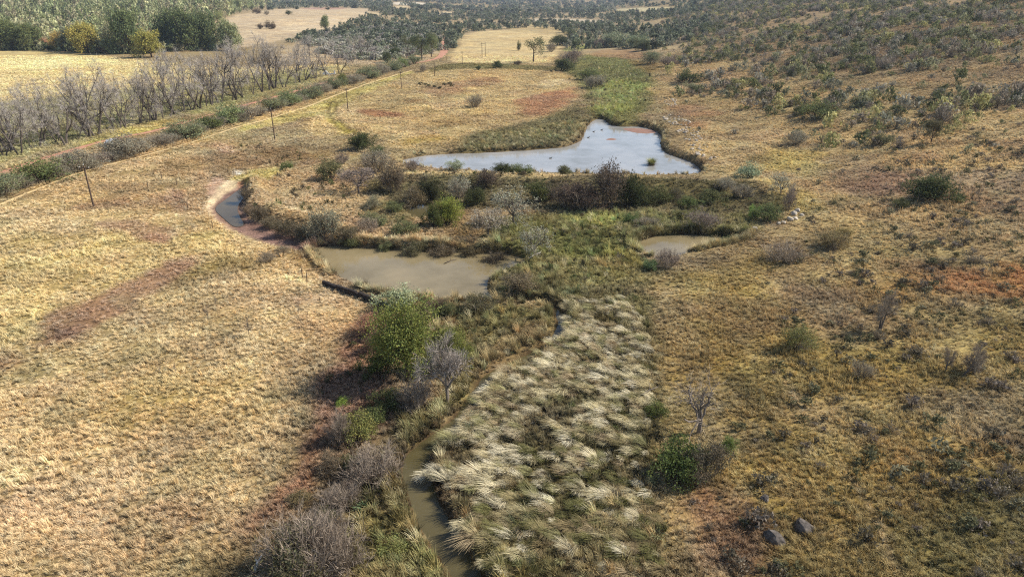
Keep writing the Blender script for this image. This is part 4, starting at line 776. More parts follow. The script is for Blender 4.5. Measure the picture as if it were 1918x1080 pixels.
# ------------------------------------------------------------------ pale tussock grass
def tussocks():
    S = poly([(1045,620),(1075,600),(1110,575),(1180,575),(1225,640),(1222,740),(1205,830),(1150,880),(1060,900),(990,910),(900,930),(830,905),(800,875),(850,810),(892,745),(935,705),(1030,668)], None, 1)
    rr = random.Random(8); pts = []
    tries = 0
    while len(pts) < 262 and tries < 60000:
        tries += 1; x = rr.uniform(S.lo[0], S.hi[0]); y = rr.uniform(S.lo[1], S.hi[1])
        a = np.array([x]); b = np.array([y])
        if S.sd(a, b, 1)[0] > 0 or W_creek.sd(a, b, 4)[0] < .35: continue
        if fbm(a, b, 4, 91)[0] < .44: continue
        if any((x-p[0])**2+(y-p[1])**2 < .55 for p in pts): continue
        pts.append((x, y))
    for px, py in [(910,1052),(872,985),(892,1010),(800,880),(985,1030),(1010,1050),(1050,1055),(1090,1045),(1140,1060),(1170,1075),(1000,960),(1035,945),(940,1000),(1205,600),(1215,640),(1200,660),(1180,590),(1222,615)]:
        g = ground([(px, py)])[0]; pts.append(tuple(g))
    TP = [((206,194,160), 'cream'), ((196,184,146), 'straw'), ((184,172,130), 'dull straw'), ((214,204,176), 'whitish'), ((166,146,110), 'brownish'), ((150,146,96), 'greenish'), ((176,160,116), 'tawny')]
    for x, y in pts:
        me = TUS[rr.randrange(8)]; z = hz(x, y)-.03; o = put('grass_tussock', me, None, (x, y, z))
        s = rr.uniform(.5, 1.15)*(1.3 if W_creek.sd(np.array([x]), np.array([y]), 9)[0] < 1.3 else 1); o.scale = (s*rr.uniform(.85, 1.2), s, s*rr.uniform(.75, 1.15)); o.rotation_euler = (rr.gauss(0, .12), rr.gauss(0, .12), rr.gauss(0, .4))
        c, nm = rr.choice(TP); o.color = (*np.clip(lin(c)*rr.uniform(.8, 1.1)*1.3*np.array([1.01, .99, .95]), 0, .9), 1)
        u, v = project(x, y, z); wd = W_creek.sd(np.array([x]), np.array([y]), 9)[0]
        at = 'overhanging the creek water' if wd < 1.1 else 'near the bottom edge of the picture' if v > 925 else 'at the right edge of the wet flat' if u > 1165 else 'beside the upper creek' if v < 660 else 'on the upper wet flat' if v < 745 else 'on the middle of the wet flat' if v < 825 else 'on the lower wet flat'
        tag(o, '%s %s grass tussock %s' % ('small' if s < .66 else 'large' if s > 1.0 else 'drooping', nm, at), 'tussock', 'pale grass tussocks')
    S2 = poly([(880,940),(1000,905),(1200,880),(1245,960),(1240,1120),(900,1120),(860,1010)], None, 1); S3 = poly([(1050,570),(1200,560),(1235,640),(1228,880),(1240,960),(1150,1000),(1080,900),(1060,700)], None, 1)
    n = 6000; x = RS.uniform(-12, 14, n); y = RS.uniform(28, 80, n); f = fbm(x, y, 4, 91); u_ = RS.rand(n)
    k = ((S.sd(x, y, 2) < RS.randn(n)*.5) & (f > .34) | (S2.sd(x, y, 2) < 0) & (f > .42) & (u_ < .8) | (S3.sd(x, y, 5) < RS.randn(n)*.9+4*(fbm(x, y, 7, 97)-.62)) & (f > .42) & (u_ < .6)) & (W_creek.sd(x, y, 4) > .3); x, y = x[k], y[k]; n = len(x)
    sc = .4+.6*RS.rand(n); pal = np.array([lin(c) for c, _ in TP]); me = [m.copy() for m in TUS]
    for m in me: m.materials.clear(); m.materials.append(MATS['grass_inst'])
    cc = pal[RS.randint(0, 7, n)]*(.75+.6*RS.rand(n))[:, None]*np.array([1.01, .99, .95]); low = (S2.sd(x, y, 2) < .5) & (RS.rand(n) < .66); gp_ = np.array([lin(c) for c in ((124,120,66), (106,104,56), (146,132,86), (96,94,48), (134,116,76))]); cc[low] = gp_[RS.randint(0, 5, low.sum())]*(.8+.5*RS.rand(low.sum()))[:, None]
    gr = RS.rand(n) < .12; cc[gr] = gp_[RS.randint(0, 5, gr.sum())]
    scatter('pale_sedge', np.stack([x, y, hgrid(x, y)-.03], 1), me, RS.randint(0, 8, n), np.stack([RS.randn(n)*.12, RS.randn(n)*.12, RS.randn(n)*.4], 1), np.stack([sc, sc, sc*1.1], 1), cc, 'pale and olive sedge filling the wet flat between the tussocks')
tussocks()

# ------------------------------------------------------------------ scrub: hillside and right slope
VIEW_PAD = 1.03
def in_view(x, y, z):
    u, v = project(x, y, z); return (u > -20) & (u < 1940) & (v > -25) & (v < 1085) & (y > 5)
HILL_PAL = [(76,78,46), (96,96,60), (108,106,74), (116,114,92), (126,114,98), (108,96,78), (130,124,72), (92,94,52), (132,126,108)]
def hill_scrub():
    n = 60000; x = RS.uniform(30, 620, n); y = RS.uniform(70, 900, n); z = hgrid(x, y)
    u, v = project(x, y, z)
    dens = sstep(260, 80, v-.20*(u-1300)+50*(fbm(x, y, 28, 51)-.5)*2)*sstep(1230, 1330, u)
    clump = sstep(.40, .60, fbm(x, y, 20, 53))*.9+.1
    keep = (RS.rand(n) < dens*clump*np.clip(.95-.0*y, 0, 1)) & in_view(x, y, z); x, y, z = x[keep], y[keep], z[keep]
    n = len(x); w = 1.6+4.4*RS.rand(n)**2.2; w *= 1-.35*(y < 140); h = w*(.5+.35*RS.rand(n)); ci = RS.randint(0, len(HILL_PAL), n)
    app = w/np.hypot(x, y); order = np.argsort(-app)
    pal = np.array([lin(c) for c in HILL_PAL]); pal[[3, 4, 8]] *= .72
    size_w = lambda w: 'small' if w < 2.4 else 'mid-sized' if w < 3.6 else 'large'
    names = ['dark green', 'olive', 'dull green', 'grey-green', 'mauve-grey', 'brown', 'yellowish', 'green', 'ashy grey']
    for k in order[:290]:
        o = put('scrub_bush', SMALL[(3, 4, 3)[ci[k] % 3] if ci[k] in (4, 5, 8) else RS.randint(0, 3)], None, (x[k], y[k], z[k]-.05)); o.scale = (w[k], w[k], h[k]); o.rotation_euler = (0, 0, RS.rand()*6.283)
        o.color = (*np.clip(pal[ci[k]]*1.9*(.8+.4*RS.rand()), 0, .9), 1)
        uu, vv = project(x[k], y[k], z[k]); at = 'high on the hillside' if vv < 60 else 'on the upper hillside' if vv < 110 else 'on the middle hillside' if vv < 170 else 'low on the hillside'; at += ', near right edge' if uu > 1780 else ', left part' if uu < 1480 else ', middle part' if uu < 1640 else ', right part'
        tag(o, '%s %s scrub bush %s' % (size_w(w[k]), names[ci[k]], at), 'bush', 'scrub bushes on the right hillside')
    k = order[290:]; m = len(k); c = pal[ci[k]]*1.9*(.75+.5*RS.rand(m))[:, None]
    scatter('hillside_scrub', np.stack([x[k], y[k], z[k]-.05], 1), SMALL_I, np.where(np.isin(ci[k], (4, 5, 8)), 3+RS.randint(0, 2, m), RS.randint(0, 3, m)), np.stack([np.zeros(m), np.zeros(m), RS.rand(m)*6.283], 1), np.stack([w[k]*(.75+.6*RS.rand(m)), w[k]*(.75+.6*RS.rand(m)), h[k]*(.8+.5*RS.rand(m))], 1), np.clip(c, 0, .9), 'dense mixed thorn scrub covering the upper right hillside')
hill_scrub()
LOW_PAL = [(112,100,86), (100,98,66), (124,112,92), (92,84,66), (120,114,84), (96,92,56)]
def low_shrubs():
    n = 9000; x, y = fan(n, 30, 190, 1.3); z = hgrid(x, y); u, v = project(x, y, z); wsd = cover(x, y)[3]
    dens = np.clip(sstep(1380, 1500, u+.35*(v-600))*sstep(170, 300, v)*(.35+.65*sstep(.42, .62, fbm(x, y, 9, 55)))*(.35+.65*sstep(1500, 1850, u)), 0, 1)
    keep = (RS.rand(n) < dens) & in_view(x, y, z) & (wsd > 1); x, y, z = x[keep], y[keep], z[keep]; n = len(x)
    w = .7+1.5*RS.rand(n)**1.7; h = w*(.4+.3*RS.rand(n)); ci = RS.randint(0, len(LOW_PAL), n); pal = np.array([lin(c) for c in LOW_PAL]); order = np.argsort(-w/np.hypot(x, y))
    nm = ['grey', 'olive', 'pale grey', 'brown', 'dry', 'green']
    for k in order[:220]:
        o = put('low_shrub', SMALL[(3, 0, 4, 3, 1, 2)[ci[k]]], None, (x[k], y[k], z[k]-.03)); o.scale = (w[k], w[k], h[k]); o.rotation_euler = (0, 0, RS.rand()*6.283); o.color = (*np.clip(pal[ci[k]]*LK*(.8+.3*RS.rand()), 0, .9), 1)
        uu, vv = project(x[k], y[k], z[k]); at = 'near the bottom right corner' if vv > 900 and uu > 1650 else 'at the bottom of the right slope' if vv > 900 else 'at the right edge of the slope' if uu > 1780 else 'on the golden slope, lower part' if vv > 700 else 'on the golden slope, upper part' if vv > 500 else 'on the bare slope above the golden grass'
        tag(o, '%s low %s shrub %s' % ('small' if w[k] < 1.1 else 'wide' if w[k] > 1.6 else 'rounded', nm[ci[k]], at), 'shrub', 'low shrubs on the right slope')
    k = order[220:]; m = len(k)
    scatter('heath', np.stack([x[k], y[k], z[k]-.03], 1), SMALL_I, RS.randint(0, 5, m), np.stack([np.zeros(m), np.zeros(m), RS.rand(m)*6.283], 1), np.stack([w[k], w[k], h[k]], 1), np.clip(pal[ci[k]]*LK, 0, .9), 'sparse low heath on the right slope')
low_shrubs()

def undergrowth():
    P = [(poly(p, None, 1), d) for p, d in (([(840,440),(1000,400),(1180,392),(1420,405),(1380,440),(1200,440),(1230,520),(1220,640),(1100,580),(960,520),(975,490)], .10), ([(448,350),(600,305),(760,360),(850,440),(640,455),(480,415)], .06), ([(640,1120),(660,880),(740,760),(900,680),(1040,600),(1030,640),(860,780),(760,850),(800,1000),(840,1120)], .16),
        ([(590,720),(690,600),(740,620),(720,780),(640,900),(480,1010),(560,850)], .16), ([(690,330),(1000,335),(1420,350),(1460,400),(1200,395),(800,390)], .12), ([(1050,130),(1230,130),(1215,205),(1110,225)], .03), ([(380,270),(560,270),(640,300),(480,320)], .03), ([(1060,600),(1220,600),(1240,1100),(900,1100),(1000,800)], .10))]
    X, Y = [], []
    for S, d in P:
        n = int((S.hi[0]-S.lo[0])*(S.hi[1]-S.lo[1])*d*2); x = RS.uniform(S.lo[0], S.hi[0], n); y = RS.uniform(S.lo[1], S.hi[1], n); k = (S.sd(x, y, 1) < 0) & (fbm(x, y, 5, 95) > .45); X.append(x[k]); Y.append(y[k])
    x = np.concatenate(X); y = np.concatenate(Y); k = cover(x, y)[3] > .5; x, y = x[k], y[k]; n = len(x); w = .5+1.2*RS.rand(n)**2; pal = np.array([lin(c) for c in ((84,80,50), (92,94,54), (110,96,72), (76,72,48), (104,110,58), (120,110,84))])
    scatter('undergrowth', np.stack([x, y, hgrid(x, y)-.04], 1), SMALL_I, RS.randint(0, 5, n), np.stack([np.zeros(n), np.zeros(n), RS.rand(n)*6.283], 1), np.stack([w, w, w*(.5+.4*RS.rand(n))], 1), pal[RS.randint(0, 6, n)]*(.8+.5*RS.rand(n))[:, None], 'dark tangled undergrowth in the marsh, on the banks and the dam')
undergrowth()

# ------------------------------------------------------------------ far woods
def far_woods():
    X, Y, W_, H_, C, I = [], [], [], [], [], []
    def add(x, y, w, h, c, i): X.append(x); Y.append(y); W_.append(w); H_.append(h); C.append(c); I.append(i)
    # plantation on the left: rows of tall trees behind the wood edge
    S = poly([(-700,92),(0,90),(120,91),(250,92),(330,84),(400,62),(470,30),(510,22),(520,14),(460,12),(200,12),(-700,12)], None, 1)
    n = 5200; x = RS.uniform(max(S.lo[0], -1500), S.hi[0], n); y = RS.uniform(S.lo[1], min(S.hi[1], 1500), n); k = (S.sd(x, y, 5) < 0) & (x > -1.0*y-60); x, y = x[k], y[k]; n = len(x)
    gpal = np.array([lin(c) for c in ((130,134,86), (118,124,78), (144,144,98), (112,118,72), (154,150,108), (140,132,98), (124,132,88))])
    add(x, y, 5+4*RS.rand(n), (12+8*RS.rand(n))*(1+.25*sstep(600, 900, y)), gpal[RS.randint(0, 7, n)]*(.8+.4*RS.rand(n))[:, None], RS.choice([0, 1, 4, 5, 5], n))
    S = poly([(-420,97),(0,95),(130,97),(260,103),(330,96),(430,94),(425,84),(330,82),(240,88),(0,85),(-420,84)], None, 1)
    n = 1500; x = RS.uniform(S.lo[0], S.hi[0], n); y = RS.uniform(S.lo[1], S.hi[1], n); k = S.sd(x, y, 5) < 0; x, y = x[k], y[k]; n = len(x)
    add(x, y, 4+4*RS.rand(n), 3+6*RS.rand(n)**1.5, gpal[RS.randint(0, 7, n)]*(.55+.5*RS.rand(n))[:, None], RS.choice([2, 3, 4], n))
    # grey thorn thicket behind the road
    S = poly([(560,78),(640,60),(760,46),(830,58),(822,100),(760,108),(700,116),(640,112),(600,100)], None, 1)
    n = 2600; x = RS.uniform(S.lo[0], S.hi[0], n); y = RS.uniform(S.lo[1], S.hi[1], n); k = (S.sd(x, y, 5) < 0) & (fbm(x, y, 22, 57) > .40) & (line(ROAD).sd(x, y, 10) > 3); x, y = x[k], y[k]; n = len(x)
    tp = np.array([lin(c) for c in ((146,138,124), (134,132,112), (150,146,128), (128,118,108), (122,124,96))]); add(x, y, 3.5+4*RS.rand(n), 2.2+2.2*RS.rand(n), tp[RS.randint(0, 5, n)]*(.85+.3*RS.rand(n))[:, None], RS.choice([2, 3, 3], n))
    # bush country to the horizon
    fields = [z_[1] for z_ in Z[1:8]]
    for n, y0, y1, wmul in ((14000, 430, 1300, 1.0), (9000, 1300, 3200, 2.1), (7000, 3200, 8500, 4.2)):
        x, y = fan(n, y0, y1, 1.2, .95, 60); d = fbm(x, y, 90*wmul, 59); z = hgrid(x, y); u, v = project(x, y, z)
        inside = np.zeros(len(x), bool)
        for f in fields[1:]: inside |= f.sd(x, y, 2) < 4
        far = poly([(838,118),(862,84),(872,60),(1000,52),(1062,60),(1050,116)], None, 1).sd(x, y, 2) < 2
        mead = poly([(-500,100),(0,96),(330,120),(640,118),(650,132),(400,210),(-500,420)], None, 1).sd(x, y, 2) < 4
        past = poly([(400,64),(440,42),(540,24),(700,24),(680,40),(640,54),(560,74),(430,94)], None, 1).sd(x, y, 2) < 0
        k = (d > .38) & ~inside & ~far & ~mead & ~past & ~((u < 500) & (v > 8)) & ~((v > 118) & (u < 1250)) & ~((u > 1330) & (y < 900)) & ~((v > 96) & (u < 1100)) & ~((u > 1080) & (u < 1240) & (v > 92)); x, y = x[k], y[k]; n = len(x)
        fp = np.array([lin(c) for c in ((88,94,66), (98,104,78), (80,84,64), (112,110,92), (104,108,84))]); add(x, y, (3.5+5*RS.rand(n)**1.5)*wmul, (3+4.5*RS.rand(n))*wmul**.6, fp[RS.randint(0, 5, n)]*(.8+.4*RS.rand(n))[:, None], RS.choice([2, 3, 2, 4], n))
    x = np.concatenate(X); y = np.concatenate(Y); w = np.concatenate(W_); h = np.concatenate(H_); c = np.concatenate(C); i = np.concatenate(I); n = len(x)
    scatter('far_woods', np.stack([x, y, hgrid(x, y)-.2], 1), FARTREE, i, np.stack([np.zeros(n), np.zeros(n), RS.rand(n)*6.283], 1), np.stack([w, w, h], 1), np.clip(c*1.5, 0, .9), 'distant wood and bush country reaching to the horizon')
far_woods()

# ------------------------------------------------------------------ rocks
def rock_mesh(seed, mat):
    import bmesh
    rr = random.Random(seed); bm = bmesh.new(); bmesh.ops.create_icosphere(bm, subdivisions=3, radius=.5); cuts = [(rvec(rr), rr.uniform(.28, .42)) for _ in range(9)]
    for v in bm.verts:
        for nn, d in cuts:
            t = v.co.dot(nn)-d
            if t > 0: v.co -= nn*t*.9
        v.co += rvec(rr)*.018; v.co *= 1+.16*(fbm(np.array([v.co.x*9+seed]), np.array([v.co.y*9+v.co.z*7]), 2.0, seed)[0]-.5); v.co.z *= .8
    me = bpy.data.meshes.new('rock'); bm.to_mesh(me); bm.free(); me.materials.append(MATS[mat]); return me
RP = [rock_mesh(k, 'rock_pale') for k in range(5)]; RG = [rock_mesh(20+k, 'rock_grey') for k in range(3)]
def rock(px, py, wpx, meshes, label, group=None, rr=random.Random(2)):
    p = gp(px, py); s = wpx*mpp(p); o = put('rock', rr.choice(meshes), None, (p.x, p.y, p.z+s*.12)); o.scale = (s, s*rr.uniform(.7, 1.1), s*rr.uniform(.6, .9)); o.rotation_euler = (rr.uniform(-.3, .3), rr.uniform(-.3, .3), rr.uniform(0, 6.283))
    return tag(o, label, 'rock', group)
rock(1450, 1012, 46, RG, 'grey lichened boulder at the bottom right, left of a pair'); rock(1506, 990, 44, RG, 'grey boulder at the bottom right, right of a pair'); rock(1432, 935, 20, RG, 'small grey stone above the pair of boulders')
rock(1276, 450, 17, RG, 'small dark stone rising from the shallow pool')
rr = random.Random(4)
for i, (x, y, w) in enumerate([(1486,402,16),(1494,396,14),(1490,410,12),(1480,412,16),(1468,418,12),(1458,419,10),(1502,404,10)]): rock(x, y, w, RP, 'pale rock, %s from the left in the pile at the dam corner' % ['fourth', 'sixth', 'fifth', 'third', 'second', 'first', 'seventh'][i], 'pale rocks at the dam corner')
rock(1388, 438, 22, RG, 'dark boulder beside the right tip of the small pool'); rock(1412, 430, 14, RP, 'pale stone right of the pool-tip boulder')
OUT = Shape(chaikin(ground([(1236,214),(1262,212),(1300,232),(1312,250),(1330,285),(1345,300),(1320,300),(1300,290),(1285,262),(1262,240)]), 1)); OUT2 = Shape(chaikin(ground([(1240,190),(1262,184),(1274,196),(1255,202)]), 1))
cnt = 0
while cnt < 150:
    S = OUT if rr.random() < .86 else OUT2; x = rr.uniform(S.lo[0], S.hi[0]); y = rr.uniform(S.lo[1], S.hi[1])
    if S.sd(np.array([x]), np.array([y]), 1)[0] > 0: continue
    if water_sd(np.array([x]), np.array([y]))[0] < 1: continue
    s = rr.uniform(.35, 1.05)*(1 if rr.random() < .85 else 1.4); o = put('rock', rr.choice(RP), None, (x, y, hz(x, y)+s*.1)); o.scale = (s, s*rr.uniform(.7, 1.1), s*rr.uniform(.5, .8)); o.rotation_euler = (rr.uniform(-.4, .4), rr.uniform(-.4, .4), rr.uniform(0, 6.283))
    uu, vv = project(x, y, 0); tag(o, '%s pale rock %s' % ('small' if s < .6 else 'large' if s > .95 else 'mid-sized', 'of the upper stony patch beyond the reservoir' if S is OUT2 else 'at the top of the stony bank by the reservoir' if vv < 240 else 'in the middle of the stony bank by the reservoir' if vv < 268 else 'at the lower end of the stony bank by the reservoir'), 'rock', 'pale rocks right of the reservoir'); cnt += 1

# ------------------------------------------------------------------ utility poles and wires
def cyl(p, q, r0, r1, n=8, name='pole', mat='pole_wood'):
    b = MB(); b.tube([p, q], [r0, r1], n, 1); return b.mesh(name, mat)
POLE_PX = [(176,389,75),(515,263,55),(652,209,41),(752,166,28),(814,143,25),(866,121,21)]
tops = []
PNAME = ['nearest wooden utility pole at the far left', 'second wooden utility pole along the pale track', 'third wooden utility pole beside the curved yellow track', 'fourth wooden utility pole on the triangle field', 'fifth wooden utility pole near the bend of the road', 'sixth wooden utility pole at the edge of the far straw field']
ln_dir = gp(515, 263)-gp(176, 389); ang = math.atan2(ln_dir.y, ln_dir.x)
for (px, py, h), lb in zip(POLE_PX, PNAME):
    p = gp(px, py); H = min(8.2, max(6.4, h*mpp(p)/math.cos(math.atan2(CAM_H-p.z, p.y))*1.03)); r = empty('utility_pole', p, lb, 'utility pole', 'utility poles of the rural line', ang)
    put('post', cyl((0, 0, -.3), (0, 0, H), .15, .11), r)
    b = MB(); b.box((-.06, -1.0, H-.55), (.06, 1.0, H-.43)); put('crossarm', b.mesh('crossarm', 'pole_wood'), r)
    for yy in (-.9, 0, .9):
        b = MB(); z0 = H-.43 if yy else H; b.tube([(0, yy, z0), (0, yy, z0+.1), (0, yy, z0+.2)], [.05, .07, .04], 8); put('insulator', b.mesh('insulator', 'porcelain'), r)
    b = MB(); b.tube([(.12, -.5, H-.45), (.12, 0, H-1.0)], [.02, .02], 4); b.tube([(.12, .5, H-.45), (.12, 0, H-1.0)], [.02, .02], 4); put('brace', b.mesh('brace', 'pole_wood'), r)
    tops.append((p, H))
p = gp(906, 107); r = empty('utility_pole', p, 'twin-legged wooden utility pole in the far straw field', 'utility pole', 'utility poles of the rural line', .6)
for xx in (-1.1, 1.1): put('post', cyl((xx, 0, -.3), (xx, 0, 8), .15, .12), r)
b = MB(); b.box((-1.8, -.07, 7.2), (1.8, .07, 7.38)); put('crossarm', b.mesh('crossarm', 'pole_wood'), r)
for xx in (-1.6, 0, 1.6):
    b = MB(); b.tube([(xx, 0, 7.38), (xx, 0, 7.6)], [.07, .04], 8); put('insulator', b.mesh('insulator', 'porcelain'), r)
tops.append((p, 7.6))
first = tops[0][0]+(tops[0][0]-tops[1][0])*.9
for j, ((p, H), (q, K)) in enumerate(zip(tops[:-1], tops[1:])):
    for s_, sw in ((-.9, 'left'), (.9, 'right')):
        o = Vector((-math.sin(ang), math.cos(ang), 0))*s_; b = MB(); a = p+o+Vector((0, 0, H-.22)); c = q+o+Vector((0, 0, K-.22)); pts = [a.lerp(c, t/14)-Vector((0, 0, 1.2*4*(t/14)*(1-t/14))) for t in range(15)]
        b.tube([x-a for x in pts], [.018]*15, 3); tag(put('overhead_wire', b.mesh('overhead_wire', 'wire'), None, a), 'thin %s wire spanning from the %s to the %s utility pole' % (sw, ORD[j], ORD[j+1]), 'wire', 'wires of the rural line')
for i, (x, y) in enumerate([(277,352),(331,346),(352,392),(398,428),(566,520),(575,528),(303,335)]):
    p = gp(x, y); H = 1.3; r = put('fence_post', cyl((0, 0, -.2), (.06, .02, H), .07, .06, 6, 'fence_post'), None, p)
    tag(r, 'weathered wooden fence post, %s from the left beside the left field' % ['first', 'third', 'fourth', 'fifth', 'sixth', 'seventh', 'second'][i], 'fence post', 'fence posts')

# ------------------------------------------------------------------ low wall, logs, gate, car, birds
def low_wall():
    g = chaikin(ground(WALL_PX), 2, False); top = .35; V = []; F = []
    r = empty('low_wall', (g[0][0], g[0][1], hz(*g[0])), 'low dark stone weir wall left of the muddy pond', 'wall'); base = Vector(r.location)
    L_ = np.r_[0, np.cumsum(np.hypot(*np.diff(g, axis=0).T))]; n = int(L_[-1]/.55)
    for k in range(n):
        t0, t1 = L_[-1]*k/n, L_[-1]*(k+1)/n-.03; a = np.array([np.interp(t0, L_, g[:, 0]), np.interp(t0, L_, g[:, 1])]); c = np.array([np.interp(t1, L_, g[:, 0]), np.interp(t1, L_, g[:, 1])]); d = (c-a)/np.linalg.norm(c-a)
        b = MB(); ln_ = np.linalg.norm(c-a); hh = rr.uniform(.5, .75); b.box((0, -.18+rr.uniform(-.03, .03), -.35), (ln_, .18+rr.uniform(-.03, .03), hh)); o = put('stone', b.mesh('stone', 'dark_stone'), r)
        o.location = Vector((a[0], a[1], hz(*a)))-base; o.rotation_euler = (0, 0, math.atan2(d[1], d[0]))
low_wall()
def log(px, py, px2, py2, r, mat, label, lift=.1, lv=None):
    if lv is None: p, q = gp(px, py), gp(px2, py2)
    else:
        g = ground([(px, py), (px2, py2)], lv); p, q = Vector((*g[0], lv)), Vector((*g[1], lv))
    p.z += lift; q.z += lift*1.6; m = (p+q)/2+Vector((0, 0, .12)); b = MB(); n = 6
    b.tube([Vector(), (m-p)*.6, (m-p), q-p], [r, r*.9, r*.75, r*.4], n); d = (q-p); s = Vector((-d.y, d.x, .6*d.length))*.25; b.tube([m-p, m-p+s*.6+d*.1, m-p+s+d*.2], [r*.55, r*.4, r*.15], 5)
    return tag(put('dead_log', b.mesh('dead_log', mat, True), None, p), label, 'log')
log(478, 1078, 492, 1050, .12, 'bark_pale', 'pale dead log leaning out of the large bottom-left bush', .3); log(832, 494, 856, 486, .06, 'bark_dark', 'dark forked branch sticking out of the muddy pond', .05, POND_LV)
log(1162, 588, 1186, 585, .04, 'bark_grey', 'thin grey branch lying in the marsh grass', .5); log(1198, 750, 1232, 738, .08, 'bark_grey', 'grey dead trunk lying at the right edge of the tussocks', .5); log(1012, 478, 990, 492, .09, 'bark_pale', 'whitish fallen branch at the pond corner under the thorn tree', .4)
log(1280, 905, 1225, 925, .06, 'bark_dark', 'dark branch lying below the dark green bush', .2)
def gate():
    p = gp(617, 140); k = mpp(p); r = empty('farm_gate', p, 'white plastered farm entrance walls behind the bare tree row', 'gate', None, 0)
    b = MB()
    pr = [(-9, 0), (-9, .35), (-5.5, 2.2), (-4.2, 2.3), (-1.2, .9), (-1.2, 0)]; pr = [(x*.42*k/.25*.9, z*k/.25*.85) for x, z in pr]; n = len(pr)
    b.v = [Vector((x, -.15, z)) for x, z in pr]+[Vector((x, .15, z)) for x, z in pr]; b.sh = [1]*(2*n); b.f = [tuple(range(n)), tuple(reversed(range(n, 2*n)))]+[(i, n+i, n+(i+1) % n, (i+1) % n) for i in range(n)]
    put('wing_wall', b.mesh('wing_wall', 'white_plaster'), r); m = k/.25
    b = MB(); b.box((-.45*m, -.13, 0), (2.2*m, .13, .55*m)); put('low_wall', b.mesh('low_wall', 'white_plaster'), r)
    b = MB(); b.box((2.22*m, -.22, 0), (2.75*m, .22, 1.75*m)); b.box((2.16*m, -.27, 1.752*m), (2.81*m, .27, 1.84*m)); put('pillar', b.mesh('pillar', 'white_plaster'), r)
gate()
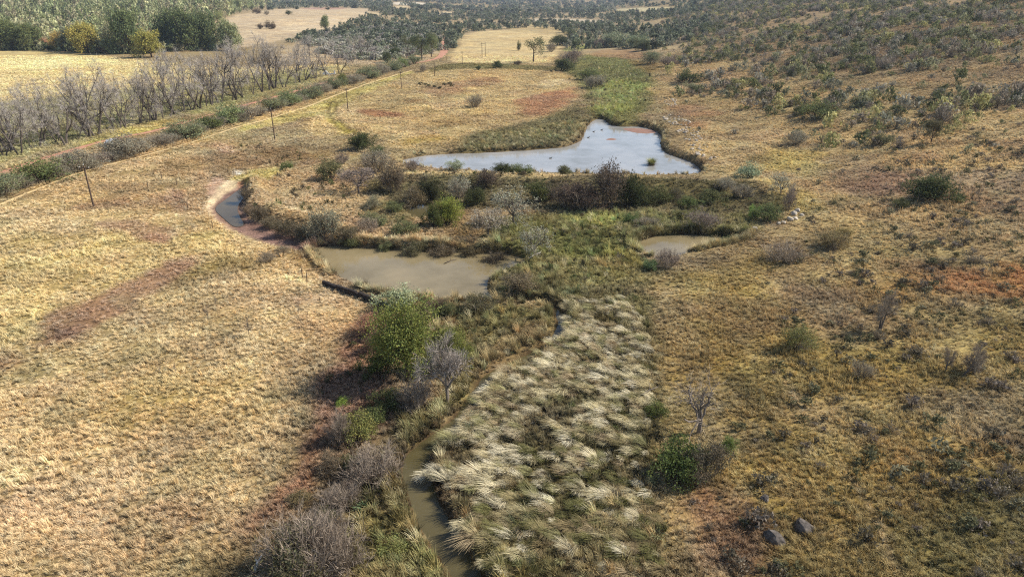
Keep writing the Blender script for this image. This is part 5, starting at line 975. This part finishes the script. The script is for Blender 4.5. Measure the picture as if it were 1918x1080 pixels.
def car():
    p = gp(214, 272); r = empty('parked_car', p, 'silver car half hidden behind the roadside bush', 'car', None, math.atan2(*(gp(240, 264)-gp(190, 276)).yx))
    def prism(pr, y0, y1, mat, nm, inset=0):
        n = len(pr); b = MB(); b.v = [Vector((x, y0+(inset if z > .95 else 0), z)) for x, z in pr]+[Vector((x, y1-(inset if z > .95 else 0), z)) for x, z in pr]; b.sh = [1]*(2*n)
        b.f = [tuple(range(n)), tuple(reversed(range(n, 2*n)))]+[(i, n+i, n+(i+1) % n, (i+1) % n) for i in range(n)]; return put(nm, b.mesh(nm, mat), r)
    prism([(-2.1, .35), (2.1, .35), (2.15, .6), (2.0, .88), (1.1, .98), (.35, 1.5), (-1.2, 1.52), (-1.9, 1.0), (-2.15, .92)], -.85, .85, 'car_paint', 'body', .14)
    for s in (-1, 1):
        b = MB(); y = s*.80; b.v = [Vector((x, s*(.865 if z < 1.01 else .745), z)) for x, z in ((.95, 1.0), (.32, 1.42), (-1.1, 1.44), (-1.6, 1.0))]; b.sh = [1]*4; b.f = [(0, 1, 2, 3) if s > 0 else (3, 2, 1, 0)]; put('side_window', b.mesh('side_window', 'glass_dark'), r)
        b = MB(); b.box((2.03, s*.6-.16, .66), (2.13, s*.6+.16, .8)); put('headlight', b.mesh('headlight', 'chrome'), r); b = MB(); b.box((-2.17, s*.6-.16, .7), (-2.1, s*.6+.16, .86)); put('tail_light', b.mesh('tail_light', 'lamp_red'), r)
    b = MB(); b.v = [Vector(v) for v in ((1.16, -.72, .985), (1.16, .72, .985), (.40, .62, 1.495), (.40, -.62, 1.495))]; b.v = [v+Vector((.03, 0, .03)) for v in b.v]; b.sh = [1]*4; b.f = [(0, 1, 2, 3)]; put('windscreen', b.mesh('windscreen', 'glass_dark'), r)
    for x in (-1.3, 1.3):
        for s in (-1, 1):
            b = MB(); b.tube([(x, s*.66, .32), (x, s*.9, .32)], [.32, .32], 16); w = put('wheel', b.mesh('wheel', 'rubber'), r); b = MB(); b.tube([(x, s*.85, .32), (x, s*.91, .32)], [.19, .17], 12); put('rim', b.mesh('rim', 'chrome'), w)
car()
def bird(px, py, label):
    g = ground([(px, py)], UP_LV)[0]; b = MB(); b.tube([(-.34, 0, .12), (-.22, 0, .08), (-.02, 0, .07), (.16, 0, .09), (.24, 0, .16), (.27, 0, .27), (.31, 0, .34), (.38, 0, .34), (.45, 0, .32)], [.015, .09, .14, .11, .06, .045, .06, .05, .012], 8)
    tag(put('water_bird', b.mesh('water_bird', 'feather', True), None, (g[0], g[1], UP_LV), ), label, 'bird', 'water birds')
bird(1112, 247, 'dark water bird, middle of three swimming at the reservoir head'); bird(1127, 244, 'dark water bird, right of three swimming at the reservoir head'); bird(1102, 258, 'dark water bird, left of three swimming at the reservoir head'); bird(1031, 297, 'dark water bird alone in the middle of the reservoir')
def reed_island():
    g = ground([(1220, 309)], UP_LV)[0]; r = empty('reed_island', (g[0], g[1], UP_LV), 'round green reed clump standing alone in the reservoir', 'reed clump'); q = random.Random(9)
    b = k_tuft(q, 420, 1.9, 1.3, .035, .35, (0, 0), 3); o = put('leaves', b.mesh('reed_leaves', 'grass'), r); o.color = (*lin((140,138,74))*LK, 1); o.scale = (1, 1, 1.1)
    b = k_tuft(q, 160, .7, 1.5, .04, .6, (0, 0), 2); o = put('litter', b.mesh('reed_litter', 'grass'), r); o.color = (*lin((104,80,50)), 1)
reed_island()

# ------------------------------------------------------------------ air
def haze():
    b = MB(); b.box((-10500, -120, -6), (10500, 10200, 185)); m = bpy.data.materials.new('haze'); m.use_nodes = True; nt = m.node_tree; nt.nodes.remove(nt.nodes['Principled BSDF'])
    v = nt.nodes.new('ShaderNodeVolumePrincipled'); v.inputs['Color'].default_value = (.72, .82, 1, 1); v.inputs['Density'].default_value = 9e-5; v.inputs['Anisotropy'].default_value = .2
    nt.links.new(v.outputs[0], nt.nodes['Material Output'].inputs['Volume']); me = mesh_of('haze', b.v, b.f); me.materials.append(m)
    tag(put('haze', me), 'thin blue haze over the whole plain', None, None, 'stuff')
haze()
